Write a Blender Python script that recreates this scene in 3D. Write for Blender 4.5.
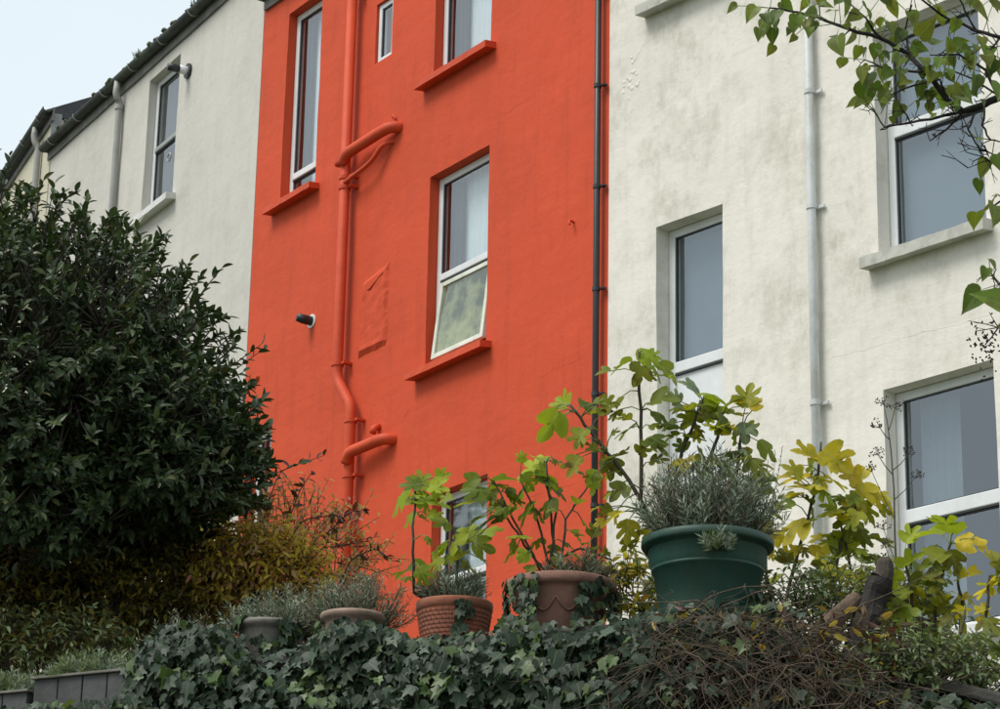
import bpy, math, random
from mathutils import Vector, Matrix, noise
R = math.radians
random.seed(7)
for o in list(bpy.data.objects):
    bpy.data.objects.remove(o)
scene = bpy.context.scene
col = scene.collection

# ------------------------------------------------------------------ camera
CAM = Vector((0, 0, 1.6))
FPX, PITCH, ROLL = 2671.3, R(18.67), R(1.13)
_r, _f, _u = Vector((1, 0, 0)), Vector((0, math.cos(PITCH), math.sin(PITCH))), Vector((0, -math.sin(PITCH), math.cos(PITCH)))
CR = _r * math.cos(ROLL) + _u * math.sin(ROLL)
CU = _u * math.cos(ROLL) - _r * math.sin(ROLL)
CF = _f
cd = bpy.data.cameras.new('camera')
cd.sensor_width = 36
cd.lens = FPX / 1000 * 36
cd.clip_end = 3000
cam = bpy.data.objects.new('camera', cd)
col.objects.link(cam)
cam.matrix_world = Matrix(((CR.x, CU.x, -CF.x, CAM.x), (CR.y, CU.y, -CF.y, CAM.y), (CR.z, CU.z, -CF.z, CAM.z), (0, 0, 0, 1)))
scene.camera = cam

# ------------------------------------------------------------------ light
SUN_EL, SUN_AZ = R(56), R(247)          # azimuth clockwise from +y: behind and left of the viewer
world = bpy.data.worlds.new('World')
scene.world = world
world.use_nodes = True
nt = world.node_tree
nt.nodes.clear()
sky = nt.nodes.new('ShaderNodeTexSky')
sky.sky_type = 'NISHITA'
sky.sun_disc = False
sky.sun_elevation = SUN_EL
sky.sun_rotation = SUN_AZ
sky.dust_density = 6
sky.air_density = 1.2
mixw = nt.nodes.new('ShaderNodeMix')
mixw.data_type = 'RGBA'
mixw.inputs[0].default_value = 0.86       # an even cloud layer hides most of the blue
cn = nt.nodes.new('ShaderNodeTexNoise')       # faint cloud tone over the whole sky
cn.inputs['Scale'].default_value = 3.0
cn.inputs['Detail'].default_value = 5
cr = nt.nodes.new('ShaderNodeValToRGB')
cr.color_ramp.elements[0].position, cr.color_ramp.elements[0].color = 0.3, (0.485, 0.545, 0.575, 1)
cr.color_ramp.elements[1].position, cr.color_ramp.elements[1].color = 0.7, (0.545, 0.60, 0.625, 1)
tcw = nt.nodes.new('ShaderNodeTexCoord')
nt.links.new(tcw.outputs['Generated'], cn.inputs[0])
nt.links.new(cn.outputs[0], cr.inputs[0])
sc10 = nt.nodes.new('ShaderNodeVectorMath')
sc10.operation = 'SCALE'
sc10.inputs['Scale'].default_value = 10.0
nt.links.new(cr.outputs[0], sc10.inputs[0])
nt.links.new(sc10.outputs[0], mixw.inputs[7])
nt.links.new(sky.outputs[0], mixw.inputs[6])
bg = nt.nodes.new('ShaderNodeBackground')
bg.inputs[1].default_value = 0.1
nt.links.new(mixw.outputs[2], bg.inputs[0])
wo = nt.nodes.new('ShaderNodeOutputWorld')
nt.links.new(bg.outputs[0], wo.inputs[0])
sd = bpy.data.lights.new('sun', 'SUN')
sd.energy = 1.5
sd.angle = R(26)
sd.color = (1.0, 0.97, 0.92)
sun = bpy.data.objects.new('sun', sd)
col.objects.link(sun)
sdir = Vector((math.sin(SUN_AZ) * math.cos(SUN_EL), math.cos(SUN_AZ) * math.cos(SUN_EL), math.sin(SUN_EL)))
sun.rotation_euler = sdir.to_track_quat('Z', 'Y').to_euler()
sun.location = (-10, -10, 30)
vs = scene.view_settings
vs.view_transform = 'Standard'
vs.look = 'None'
vs.exposure = 0.77
vs.gamma = 1
vs.use_curve_mapping = False


# ------------------------------------------------------------------ helpers
def ray(x, y):
    return CR * ((x - 500) / FPX) - CU * ((y - 354.5) / FPX) + CF


def at(x, y, Y):
    q = ray(x, y)
    return CAM + q * (Y / q.y)


def proj(p):
    v = p - CAM
    d = v.dot(CF)
    return 500 + v.dot(CR) / d * FPX, 354.5 - v.dot(CU) / d * FPX, d


class MB:
    def __init__(self):
        self.v, self.f, self.uv = [], [], []

    def face(self, idx):
        self.f.append(idx)

    def box(self, a, b):
        x0, y0, z0 = a
        x1, y1, z1 = b
        i = len(self.v)
        self.v += [(x0, y0, z0), (x1, y0, z0), (x1, y1, z0), (x0, y1, z0), (x0, y0, z1), (x1, y0, z1), (x1, y1, z1), (x0, y1, z1)]
        self.f += [(i, i + 3, i + 2, i + 1), (i + 4, i + 5, i + 6, i + 7), (i, i + 1, i + 5, i + 4), (i + 1, i + 2, i + 6, i + 5), (i + 2, i + 3, i + 7, i + 6), (i + 3, i, i + 4, i + 7)]
        return self

    def quad(self, a, b, c, d):
        i = len(self.v)
        self.v += [tuple(a), tuple(b), tuple(c), tuple(d)]
        self.f.append((i, i + 1, i + 2, i + 3))
        return self

    def tube(self, pts, rad, n=8, cap=True):
        pts = [Vector(p) for p in pts]
        if not isinstance(rad, (list, tuple)):
            rad = [rad] * len(pts)
        base = len(self.v)
        up = None
        for k, p in enumerate(pts):
            t = (pts[min(k + 1, len(pts) - 1)] - pts[max(k - 1, 0)])
            if t.length < 1e-9:
                t = Vector((0, 0, 1))
            t.normalize()
            if up is None:
                up = t.orthogonal().normalized()
            up = (up - t * up.dot(t))
            if up.length < 1e-6:
                up = t.orthogonal()
            up.normalize()
            s = t.cross(up)
            for j in range(n):
                a = 2 * math.pi * j / n
                self.v.append(tuple(p + (up * math.cos(a) + s * math.sin(a)) * rad[k]))
        for k in range(len(pts) - 1):
            for j in range(n):
                a, b = base + k * n + j, base + k * n + (j + 1) % n
                self.f.append((a, b, b + n, a + n))
        if cap:
            self.f.append(tuple(base + j for j in range(n))[::-1])
            e = base + (len(pts) - 1) * n
            self.f.append(tuple(e + j for j in range(n)))
        return self

    def lathe(self, prof, n=32, c=(0, 0, 0), wob=0):
        base = len(self.v)
        for r, z in prof:
            for j in range(n):
                a = 2 * math.pi * j / n
                k = 1 + wob * math.sin(3 * a + z * 20)
                self.v.append((c[0] + r * k * math.cos(a), c[1] + r * k * math.sin(a), c[2] + z))
        for k in range(len(prof) - 1):
            for j in range(n):
                a, b = base + k * n + j, base + k * n + (j + 1) % n
                self.f.append((a, b, b + n, a + n))
        return self

    def extrude_x(self, prof, x0, x1, seg=1, closed=True):
        """profile of (y,z) swept along x"""
        m = len(prof)
        base = len(self.v)
        for k in range(seg + 1):
            x = x0 + (x1 - x0) * k / seg
            for y, z in prof:
                self.v.append((x, y, z))
        for k in range(seg):
            for j in range(m if closed else m - 1):
                a, b = base + k * m + j, base + k * m + (j + 1) % m
                self.f.append((a, b, b + m, a + m))
        if closed:
            self.f.append(tuple(base + j for j in range(m))[::-1])
            self.f.append(tuple(base + seg * m + j for j in range(m)))
        return self

    def shift(self, d):
        self.v = [(a[0] - d[0], a[1] - d[1], a[2] - d[2]) for a in self.v]
        return self

    def mesh(self, name, smooth=False):
        me = bpy.data.meshes.new(name)
        me.from_pydata(self.v, [], self.f)
        if self.uv:
            l = me.uv_layers.new(name='UVMap')
            flat = [0.0] * (2 * len(me.loops))
            for lo in me.loops:
                u = self.uv[lo.vertex_index]
                flat[2 * lo.index], flat[2 * lo.index + 1] = u
            l.data.foreach_set('uv', flat)
        if smooth:
            me.polygons.foreach_set('use_smooth', [True] * len(me.polygons))
        me.update()
        return me

    def build(self, name, mat, parent=None, smooth=False, bevel=0, world_verts=False):
        if world_verts and parent is not None:
            base = Vector(parent.location)
            if parent.parent is not None:
                base = base + parent.parent.location
            self.shift(base)
        me = self.mesh(name, smooth)
        me.materials.append(mat)
        o = bpy.data.objects.new(name, me)
        col.objects.link(o)
        if parent is not None:
            o.parent = parent
        if bevel:
            b = o.modifiers.new('bevel', 'BEVEL')
            b.width = bevel
            b.segments = 2
            b.limit_method = 'ANGLE'
        return o


def thing(name, label, cat, loc=(0, 0, 0), rz=0, group=None):
    o = bpy.data.objects.new(name, None)
    o.empty_display_size = 0.2
    col.objects.link(o)
    o.location = loc
    o.rotation_euler = (0, 0, rz)
    o['label'] = label
    o['category'] = cat
    if group:
        o['group'] = group
    return o


# ------------------------------------------------------------------ materials
def newmat(name):
    m = bpy.data.materials.new(name)
    m.use_nodes = True
    n = m.node_tree.nodes
    n.clear()
    out = n.new('ShaderNodeOutputMaterial')
    b = n.new('ShaderNodeBsdfPrincipled')
    m.node_tree.links.new(b.outputs[0], out.inputs[0])
    return m, m.node_tree, b, out


def N(nt, typ, **kw):
    n = nt.nodes.new(typ)
    for k, v in kw.items():
        setattr(n, k, v)
    return n


def tex(nt, scale, detail=6, rough=0.6, stretch=(1, 1, 1), off=(0, 0, 0), coord='Object'):
    tc = N(nt, 'ShaderNodeTexCoord')
    mp = N(nt, 'ShaderNodeMapping')
    mp.inputs['Scale'].default_value = stretch
    mp.inputs['Location'].default_value = off
    nt.links.new(tc.outputs[coord], mp.inputs[0])
    t = N(nt, 'ShaderNodeTexNoise')
    t.inputs['Scale'].default_value = scale
    t.inputs['Detail'].default_value = detail
    t.inputs['Roughness'].default_value = rough
    nt.links.new(mp.outputs[0], t.inputs[0])
    return t.outputs[0]


def ramp(nt, src, stops):
    r = N(nt, 'ShaderNodeValToRGB')
    el = r.color_ramp.elements
    while len(el) < len(stops):
        el.new(0.5)
    for e, (p, c) in zip(el, stops):
        e.position = p
        e.color = (c[0], c[1], c[2], 1) if not isinstance(c, (int, float)) else (c, c, c, 1)
    nt.links.new(src, r.inputs[0])
    return r.outputs[0]


def mix(nt, fac, a, b, mode='MIX'):
    m = N(nt, 'ShaderNodeMix', data_type='RGBA', blend_type=mode)
    for i, s in ((0, fac), (6, a), (7, b)):
        if isinstance(s, (int, float)):
            m.inputs[i].default_value = s
        elif isinstance(s, tuple):
            m.inputs[i].default_value = (s[0], s[1], s[2], 1)
        else:
            nt.links.new(s, m.inputs[i])
    return m.outputs[2]


def math_(nt, op, a, b=0.0):
    m = N(nt, 'ShaderNodeMath', operation=op)
    for i, s in ((0, a), (1, b)):
        if isinstance(s, (int, float)):
            m.inputs[i].default_value = s
        else:
            nt.links.new(s, m.inputs[i])
    return m.outputs[0]


def bump(nt, b, h, strength, dist, prev=None):
    bp = N(nt, 'ShaderNodeBump')
    bp.inputs['Strength'].default_value = strength
    bp.inputs['Distance'].default_value = dist
    nt.links.new(h, bp.inputs['Height'])
    if prev is not None:
        nt.links.new(prev, bp.inputs['Normal'])
    nt.links.new(bp.outputs[0], b.inputs['Normal'])
    return bp.outputs[0]


def stucco(name, base, stain, amount, streak, rough=0.85, trowel=0.5, seed=0.0):
    m, nt, b, out = newmat(name)
    big = tex(nt, 0.55, 5, 0.6, off=(seed, 0, seed))
    blot = tex(nt, 2.1, 11, 0.80, (1, 1, 0.75), (seed + 3, 1, 2))
    strk = tex(nt, 3.0, 6, 0.65, (2.2, 1, 0.28), (seed + 9, 0, 4))
    fine = tex(nt, 26, 6, 0.65)
    c = mix(nt, ramp(nt, big, [(0.35, 0.0), (0.7, 1.0)]), base, tuple(x * 0.9 for x in base))
    reg = ramp(nt, big, [(0.36, 0.25), (0.6, 1.0)])
    fac = math_(nt, 'MULTIPLY', math_(nt, 'MULTIPLY', ramp(nt, blot, [(0.48, 0.0), (0.66, 1.0)]), amount), reg)
    c = mix(nt, fac, c, stain)
    fac2 = math_(nt, 'MULTIPLY', ramp(nt, strk, [(0.5, 0.0), (0.74, 1.0)]), streak)
    c = mix(nt, fac2, c, tuple(x * 0.75 for x in stain))
    c = mix(nt, 0.10, c, ramp(nt, fine, [(0.3, 0.35), (0.7, 0.65)]), 'OVERLAY')
    nt.links.new(c, b.inputs['Base Color'])
    b.inputs['Roughness'].default_value = rough
    b.inputs['Specular IOR Level'].default_value = 0.25
    tro = tex(nt, 1.4, 5, 0.6, (1, 1, 2.6), (seed, 5, seed))
    p = bump(nt, b, tro, trowel * 0.4, 0.03)
    p = bump(nt, b, tex(nt, 4.5, 6, 0.6), 0.28, 0.03, p)
    bump(nt, b, tex(nt, 90, 4, 0.7), 0.3, 0.004, p)
    return m


def plain(name, c, rough=0.5, var=0.12, scale=8, metal=0, dirt=None, dirt_amt=0.5, bmp=0.15, spec=0.5):
    m, nt, b, out = newmat(name)
    t = tex(nt, scale, 6, 0.65)
    cc = mix(nt, ramp(nt, t, [(0.3, 0.0), (0.7, 1.0)]), tuple(x * (1 - var) for x in c), tuple(min(1, x * (1 + var)) for x in c))
    if dirt:
        d = tex(nt, scale * 0.5, 8, 0.75, (1, 1, 0.6), (4, 2, 7))
        cc = mix(nt, math_(nt, 'MULTIPLY', ramp(nt, d, [(0.45, 0.0), (0.68, 1.0)]), dirt_amt), cc, dirt)
    nt.links.new(cc, b.inputs['Base Color'])
    b.inputs['Roughness'].default_value = rough
    b.inputs['Metallic'].default_value = metal
    b.inputs['Specular IOR Level'].default_value = spec
    if bmp:
        bump(nt, b, tex(nt, scale * 4, 5, 0.6), bmp, 0.01)
    return m


def glassmat(name, ior, tint=(0.93, 0.97, 1.0)):
    m, nt, b, out = newmat(name)
    nt.nodes.remove(b)
    fr = N(nt, 'ShaderNodeFresnel')
    fr.inputs[0].default_value = ior
    g = N(nt, 'ShaderNodeBsdfGlossy')
    g.inputs['Roughness'].default_value = 0.03
    g.inputs['Color'].default_value = (*tint, 1)
    t = N(nt, 'ShaderNodeBsdfTransparent')
    t.inputs['Color'].default_value = (0.9, 0.94, 0.95, 1)
    mx = N(nt, 'ShaderNodeMixShader')
    ge = N(nt, 'ShaderNodeNewGeometry')
    k = math_(nt, 'MULTIPLY', fr.outputs[0], math_(nt, 'SUBTRACT', 1.0, ge.outputs['Backfacing']))
    nt.links.new(k, mx.inputs[0])
    nt.links.new(t.outputs[0], mx.inputs[1])
    nt.links.new(g.outputs[0], mx.inputs[2])
    nt.links.new(mx.outputs[0], out.inputs[0])
    return m


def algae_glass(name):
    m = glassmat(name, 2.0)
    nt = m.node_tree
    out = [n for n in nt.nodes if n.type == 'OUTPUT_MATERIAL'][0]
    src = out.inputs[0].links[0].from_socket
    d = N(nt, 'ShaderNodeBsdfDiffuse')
    d.inputs[0].default_value = (0.40, 0.45, 0.30, 1)  # mirrored trees and sky painted as a green film, denser low down
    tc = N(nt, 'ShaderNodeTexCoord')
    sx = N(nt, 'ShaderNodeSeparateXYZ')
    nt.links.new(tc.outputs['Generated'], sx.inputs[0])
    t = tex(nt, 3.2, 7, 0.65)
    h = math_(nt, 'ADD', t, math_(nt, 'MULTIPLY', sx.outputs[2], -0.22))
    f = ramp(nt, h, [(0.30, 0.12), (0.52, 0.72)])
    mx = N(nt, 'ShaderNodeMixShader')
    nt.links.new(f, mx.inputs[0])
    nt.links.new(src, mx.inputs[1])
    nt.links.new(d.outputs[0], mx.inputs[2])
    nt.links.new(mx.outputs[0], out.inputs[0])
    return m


def leafmat(name, cols, rough=0.5, transl=0.25, spec=0.4, spots=None, rib=0.25):
    m, nt, b, out = newmat(name)
    oi = N(nt, 'ShaderNodeObjectInfo')
    ge = N(nt, 'ShaderNodeNewGeometry')
    r = math_(nt, 'FRACT', math_(nt, 'ADD', oi.outputs['Random'], ge.outputs['Random Per Island']))
    k = len(cols) - 1
    c = ramp(nt, r, [(i / max(k, 1), cc) for i, cc in enumerate(cols)])
    r2 = math_(nt, 'FRACT', math_(nt, 'MULTIPLY', r, 17.3))
    c = mix(nt, 1.0, c, ramp(nt, r2, [(0, 0.72), (1, 1.1)]), 'MULTIPLY')
    uvn = N(nt, 'ShaderNodeUVMap')
    sx = N(nt, 'ShaderNodeSeparateXYZ')
    nt.links.new(uvn.outputs[0], sx.inputs[0])
    ax = math_(nt, 'ABSOLUTE', math_(nt, 'SUBTRACT', sx.outputs[0], 0.5))
    c = mix(nt, math_(nt, 'MULTIPLY', ramp(nt, ax, [(0.0, 1.0), (0.035, 0.0)]), rib), c, (0.35, 0.42, 0.2))
    lat = math_(nt, 'FRACT', math_(nt, 'MULTIPLY', math_(nt, 'SUBTRACT', sx.outputs[1], math_(nt, 'MULTIPLY', ax, 0.9)), 6.5))
    c = mix(nt, math_(nt, 'MULTIPLY', ramp(nt, lat, [(0.0, 1.0), (0.16, 0.0)]), rib * 0.45), c, (0.30, 0.36, 0.16))
    if spots:
        tn = N(nt, 'ShaderNodeTexNoise', noise_dimensions='4D')
        nt.links.new(uvn.outputs[0], tn.inputs['Vector'])
        nt.links.new(math_(nt, 'MULTIPLY', r, 40), tn.inputs['W'])
        tn.inputs['Scale'].default_value = 2.6
        tn.inputs['Detail'].default_value = 5
        c = mix(nt, ramp(nt, tn.outputs[0], [(0.52, 0.0), (0.66, spots[1])]), c, spots[0])
    nt.links.new(c, b.inputs['Base Color'])
    b.inputs['Roughness'].default_value = rough
    b.inputs['Specular IOR Level'].default_value = spec
    if transl:
        tr = N(nt, 'ShaderNodeBsdfTranslucent')
        nt.links.new(mix(nt, 1.0, c, (1.3, 1.25, 0.7), 'MULTIPLY'), tr.inputs[0])
        mx = N(nt, 'ShaderNodeMixShader')
        mx.inputs[0].default_value = transl
        nt.links.new(b.outputs[0], mx.inputs[1])
        nt.links.new(tr.outputs[0], mx.inputs[2])
        nt.links.new(mx.outputs[0], out.inputs[0])
    return m


M = {}
ORANGE = (0.615, 0.080, 0.028)
M['orange'] = stucco('orange_render', ORANGE, (0.50, 0.066, 0.028), 0.65, 0.4, 0.75, 0.75, 1.3)
M['white'] = stucco('white_render', (0.79, 0.755, 0.68), (0.45, 0.43, 0.345), 0.8, 0.2, 0.9, 0.7, 4.1)
M['cream'] = stucco('cream_render', (0.60, 0.575, 0.52), (0.40, 0.385, 0.33), 0.5, 0.15, 0.9, 0.5, 7.7)
M['yellow'] = stucco('pale_yellow_render', (0.58, 0.54, 0.42), (0.42, 0.40, 0.32), 0.3, 0.15, 0.9, 0.5, 2.2)
M['orange_paint'] = plain('orange_gloss_paint', (0.60, 0.078, 0.027), 0.6, 0.10, 5, dirt=(0.44, 0.055, 0.025), dirt_amt=0.5, spec=0.25)
M['upvc'] = plain('white_window_frame', (0.72, 0.74, 0.75), 0.35, 0.05, 6, dirt=(0.5, 0.5, 0.45), dirt_amt=0.35, bmp=0.05)
M['upvc_green'] = plain('algae_stained_white_frame', (0.68, 0.70, 0.62), 0.45, 0.08, 6, dirt=(0.32, 0.36, 0.22), dirt_amt=0.8, bmp=0.1)
M['dark_rail'] = plain('dark_rubber_seal', (0.03, 0.032, 0.035), 0.5, 0.1, 10)
M['stone_sill'] = plain('painted_stone_sill', (0.50, 0.49, 0.44), 0.8, 0.1, 7, dirt=(0.2, 0.2, 0.16), dirt_amt=0.7, bmp=0.3)
M['white_sill'] = plain('white_painted_sill', (0.66, 0.66, 0.64), 0.7, 0.08, 7, dirt=(0.4, 0.4, 0.35), dirt_amt=0.4, bmp=0.2)
M['pipe_white'] = plain('white_painted_pipe', (0.62, 0.64, 0.64), 0.5, 0.08, 5, dirt=(0.33, 0.33, 0.28), dirt_amt=0.7)
M['pipe_grey'] = plain('grey_drainpipe', (0.36, 0.36, 0.34), 0.55, 0.1, 5, dirt=(0.2, 0.2, 0.18), dirt_amt=0.5)
M['pipe_black'] = plain('black_pipe', (0.018, 0.019, 0.022), 0.45, 0.2, 6)
M['gutter'] = plain('weathered_gutter', (0.035, 0.037, 0.036), 0.7, 0.3, 4, dirt=(0.10, 0.12, 0.08), dirt_amt=0.8, bmp=0.3)
M['fascia'] = plain('weathered_fascia', (0.20, 0.195, 0.18), 0.8, 0.2, 5, dirt=(0.08, 0.08, 0.07), dirt_amt=0.8)
M['galv'] = plain('grey_bracket_metal', (0.30, 0.31, 0.30), 0.5, 0.15, 10)
M['slate'] = plain('roof_slate', (0.055, 0.056, 0.062), 0.75, 0.3, 9, bmp=0.5)
M['moss'] = plain('gutter_moss', (0.06, 0.075, 0.03), 0.95, 0.4, 30, bmp=0.6)
M['glass'] = glassmat('window_glass', 2.6, (0.95, 0.98, 1.0))
M['glass_side'] = glassmat('double_glazing', 2.5, (0.85, 0.93, 1.0))
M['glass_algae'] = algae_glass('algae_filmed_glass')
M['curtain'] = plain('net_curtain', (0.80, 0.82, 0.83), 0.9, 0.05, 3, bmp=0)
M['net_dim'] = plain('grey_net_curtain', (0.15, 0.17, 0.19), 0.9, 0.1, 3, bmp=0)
M['drape'] = plain('brown_drape', (0.07, 0.07, 0.07), 0.95, 0.2, 3, bmp=0)  # shade of the room edge put into a dark sheet
M['blind'] = plain('grey_blind', (0.16, 0.19, 0.22), 0.9, 0.08, 3, bmp=0)  # grey-blue of reflected sky put into a sheet behind the glass
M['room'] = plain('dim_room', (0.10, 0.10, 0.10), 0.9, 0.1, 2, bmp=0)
M['bark'] = plain('brown_bark', (0.065, 0.05, 0.038), 0.9, 0.35, 30, bmp=0.6)
M['darkbark'] = plain('dark_bark', (0.020, 0.016, 0.013), 0.9, 0.4, 25, dirt=(0.09, 0.08, 0.07), dirt_amt=0.22, bmp=0.8)
M['cutwood'] = plain('weathered_cut_wood', (0.065, 0.05, 0.038), 0.9, 0.35, 25, bmp=0.6)
M['logwood'] = plain('brown_log', (0.13, 0.085, 0.055), 0.9, 0.4, 14, dirt=(0.03, 0.025, 0.02), dirt_amt=0.8, bmp=0.8)
M['stem'] = plain('fig_stem', (0.05, 0.042, 0.026), 0.8, 0.3, 30, bmp=0.3)
M['petiole'] = plain('leaf_stalk', (0.16, 0.19, 0.05), 0.6, 0.2, 30, bmp=0)
M['deadstem'] = plain('dead_ivy_stem', (0.10, 0.074, 0.05), 0.95, 0.7, 20, bmp=0.4)
M['drystalk'] = plain('dry_stalk', (0.08, 0.07, 0.055), 0.9, 0.3, 20, bmp=0)
M['soil'] = plain('dark_soil', (0.035, 0.027, 0.02), 1.0, 0.4, 20, bmp=0.8)
M['stonewall'] = plain('damp_stone', (0.07, 0.066, 0.058), 0.95, 0.4, 6, dirt=(0.03, 0.035, 0.02), dirt_amt=0.8, bmp=0.8)
M['terracotta'] = plain('terracotta', (0.30, 0.105, 0.058), 0.85, 0.15, 10, dirt=(0.16, 0.08, 0.055), dirt_amt=0.7, bmp=0.3)
M['old_terracotta'] = plain('weathered_terracotta', (0.24, 0.125, 0.09), 0.9, 0.2, 9, dirt=(0.09, 0.065, 0.05), dirt_amt=0.7, bmp=0.4)
M['stonepot'] = plain('grey_weathered_pot', (0.19, 0.175, 0.15), 0.9, 0.2, 9, dirt=(0.06, 0.065, 0.05), dirt_amt=0.8, bmp=0.4)
M['beigepot'] = plain('beige_clay_pot', (0.30, 0.21, 0.16), 0.9, 0.2, 9, dirt=(0.10, 0.09, 0.07), dirt_amt=0.7, bmp=0.4)
M['greenpot'] = plain('dark_green_plastic', (0.014, 0.058, 0.043), 0.5, 0.2, 5, dirt=(0.06, 0.08, 0.06), dirt_amt=0.7, spec=0.3, bmp=0.1)
M['trough'] = plain('dark_grey_trough', (0.075, 0.075, 0.075), 0.85, 0.25, 6, dirt=(0.03, 0.032, 0.028), dirt_amt=0.7, bmp=0.4)
M['ground'] = plain('rough_ground', (0.10, 0.11, 0.07), 1.0, 0.3, 0.5, bmp=0.5)
M['garden'] = plain('garden_soil_and_grass', (0.07, 0.085, 0.035), 1.0, 0.4, 1.5, bmp=0.6)
M['asphalt'] = plain('asphalt', (0.05, 0.05, 0.052), 0.95, 0.2, 8, bmp=0.4)
M['l_camellia'] = leafmat('evergreen_leaf', [(0.024, 0.046, 0.018), (0.036, 0.066, 0.022), (0.052, 0.085, 0.028), (0.078, 0.11, 0.036)], 0.42, 0.12, 0.4, rib=0.12)
M['l_camellia_new'] = leafmat('young_evergreen_leaf', [(0.06, 0.09, 0.03), (0.09, 0.11, 0.035), (0.10, 0.08, 0.03)], 0.4, 0.2, 0.4, rib=0.12)
M['l_autumn'] = leafmat('autumn_leaf', [(0.38, 0.26, 0.03), (0.46, 0.36, 0.045), (0.27, 0.26, 0.04), (0.56, 0.43, 0.07), (0.36, 0.20, 0.04)], 0.6, 0.42)
M['l_olive'] = leafmat('olive_leaf', [(0.10, 0.09, 0.02), (0.15, 0.12, 0.025), (0.07, 0.075, 0.02), (0.20, 0.15, 0.03)], 0.6, 0.25)
M['l_gold'] = leafmat('golden_leaf', [(0.60, 0.44, 0.05), (0.52, 0.42, 0.06), (0.66, 0.46, 0.08), (0.45, 0.28, 0.05)], 0.6, 0.45)
M['l_rose'] = leafmat('rose_tinted_leaf', [(0.45, 0.12, 0.10), (0.55, 0.20, 0.16), (0.36, 0.08, 0.06)], 0.6, 0.4)
M['l_dead'] = leafmat('dead_leaf', [(0.06, 0.04, 0.025), (0.10, 0.065, 0.04), (0.14, 0.09, 0.05)], 0.9, 0.1, 0.2)
M['l_pink'] = leafmat('russet_leaf', [(0.42, 0.20, 0.10), (0.52, 0.36, 0.14), (0.36, 0.28, 0.08), (0.50, 0.19, 0.13), (0.60, 0.50, 0.22)], 0.6, 0.42)
M['l_red'] = leafmat('dark_red_leaf', [(0.07, 0.018, 0.015), (0.13, 0.03, 0.02), (0.05, 0.02, 0.012)], 0.5, 0.2)
M['l_lavender'] = leafmat('lavender_leaf', [(0.21, 0.27, 0.19), (0.30, 0.36, 0.27), (0.15, 0.21, 0.13), (0.37, 0.42, 0.33)], 0.8, 0.1, rib=0)
M['l_lavender_dry'] = leafmat('lavender_dry', [(0.17, 0.17, 0.12), (0.24, 0.21, 0.15), (0.14, 0.17, 0.11), (0.20, 0.15, 0.10)], 0.8, 0.1, rib=0)
M['l_fig'] = leafmat('fig_leaf_green', [(0.19, 0.25, 0.02), (0.25, 0.31, 0.026), (0.13, 0.19, 0.024), (0.32, 0.34, 0.034)], 0.5, 0.5, 0.22, spots=((0.20, 0.19, 0.025), 0.5), rib=0.4)
M['l_fig_bright'] = leafmat('fig_leaf_bright', [(0.29, 0.39, 0.022), (0.36, 0.45, 0.028), (0.42, 0.48, 0.05)], 0.5, 0.5, 0.22, spots=((0.26, 0.28, 0.05), 0.4), rib=0.4)
M['l_fig_yellow'] = leafmat('fig_leaf_yellow', [(0.64, 0.50, 0.025), (0.52, 0.47, 0.035), (0.70, 0.53, 0.05), (0.40, 0.42, 0.04)], 0.5, 0.5, 0.22, spots=((0.24, 0.25, 0.03), 0.6), rib=0.4)
M['l_fig_dull'] = leafmat('fig_leaf_olive', [(0.18, 0.21, 0.02), (0.24, 0.25, 0.024), (0.13, 0.17, 0.022), (0.29, 0.27, 0.026)], 0.5, 0.5, 0.22, spots=((0.10, 0.055, 0.018), 0.8), rib=0.35)
M['l_fig_pale'] = leafmat('fig_leaf_pale', [(0.22, 0.27, 0.13), (0.17, 0.23, 0.12)], 0.6, 0.3, rib=0.5)
M['l_ivy'] = leafmat('ivy_leaf', [(0.010, 0.024, 0.012), (0.016, 0.034, 0.016), (0.026, 0.048, 0.026), (0.055, 0.085, 0.055), (0.016, 0.032, 0.012)], 0.5, 0.12, 0.3, rib=0.3)
M['l_ivy_young'] = leafmat('young_ivy_leaf', [(0.09, 0.16, 0.03), (0.07, 0.13, 0.03), (0.12, 0.17, 0.06)], 0.45, 0.25, 0.5, rib=0.3)
M['l_lilac'] = leafmat('lilac_leaf', [(0.09, 0.16, 0.024), (0.14, 0.22, 0.03), (0.20, 0.23, 0.032), (0.08, 0.14, 0.034)], 0.45, 0.42, 0.25, spots=((0.11, 0.07, 0.025), 0.6), rib=0.3)
M['l_cover'] = leafmat('small_green_leaf', [(0.11, 0.16, 0.06), (0.16, 0.22, 0.09), (0.22, 0.27, 0.13), (0.08, 0.13, 0.04)], 0.6, 0.25)
M['l_tree'] = leafmat('tree_leaf', [(0.05, 0.08, 0.02), (0.08, 0.11, 0.03), (0.10, 0.12, 0.03)], 0.6, 0.25)

# ------------------------------------------------------------------ ground
g = MB().box((-600, -600, -0.5), (600, 600, 0)).build('ground', M['ground'])
g['kind'] = 'structure'
road = MB().box((-60, -3.0, 0.0), (60, 4.5, 0.006)).build('road', M['asphalt'])
road['kind'] = 'structure'

# ------------------------------------------------------------------ houses
# local frame of a house: x along the facade to the right, y into the wall, z up (world height)
LEN = 0.105      # window set-back in the reveal


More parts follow.
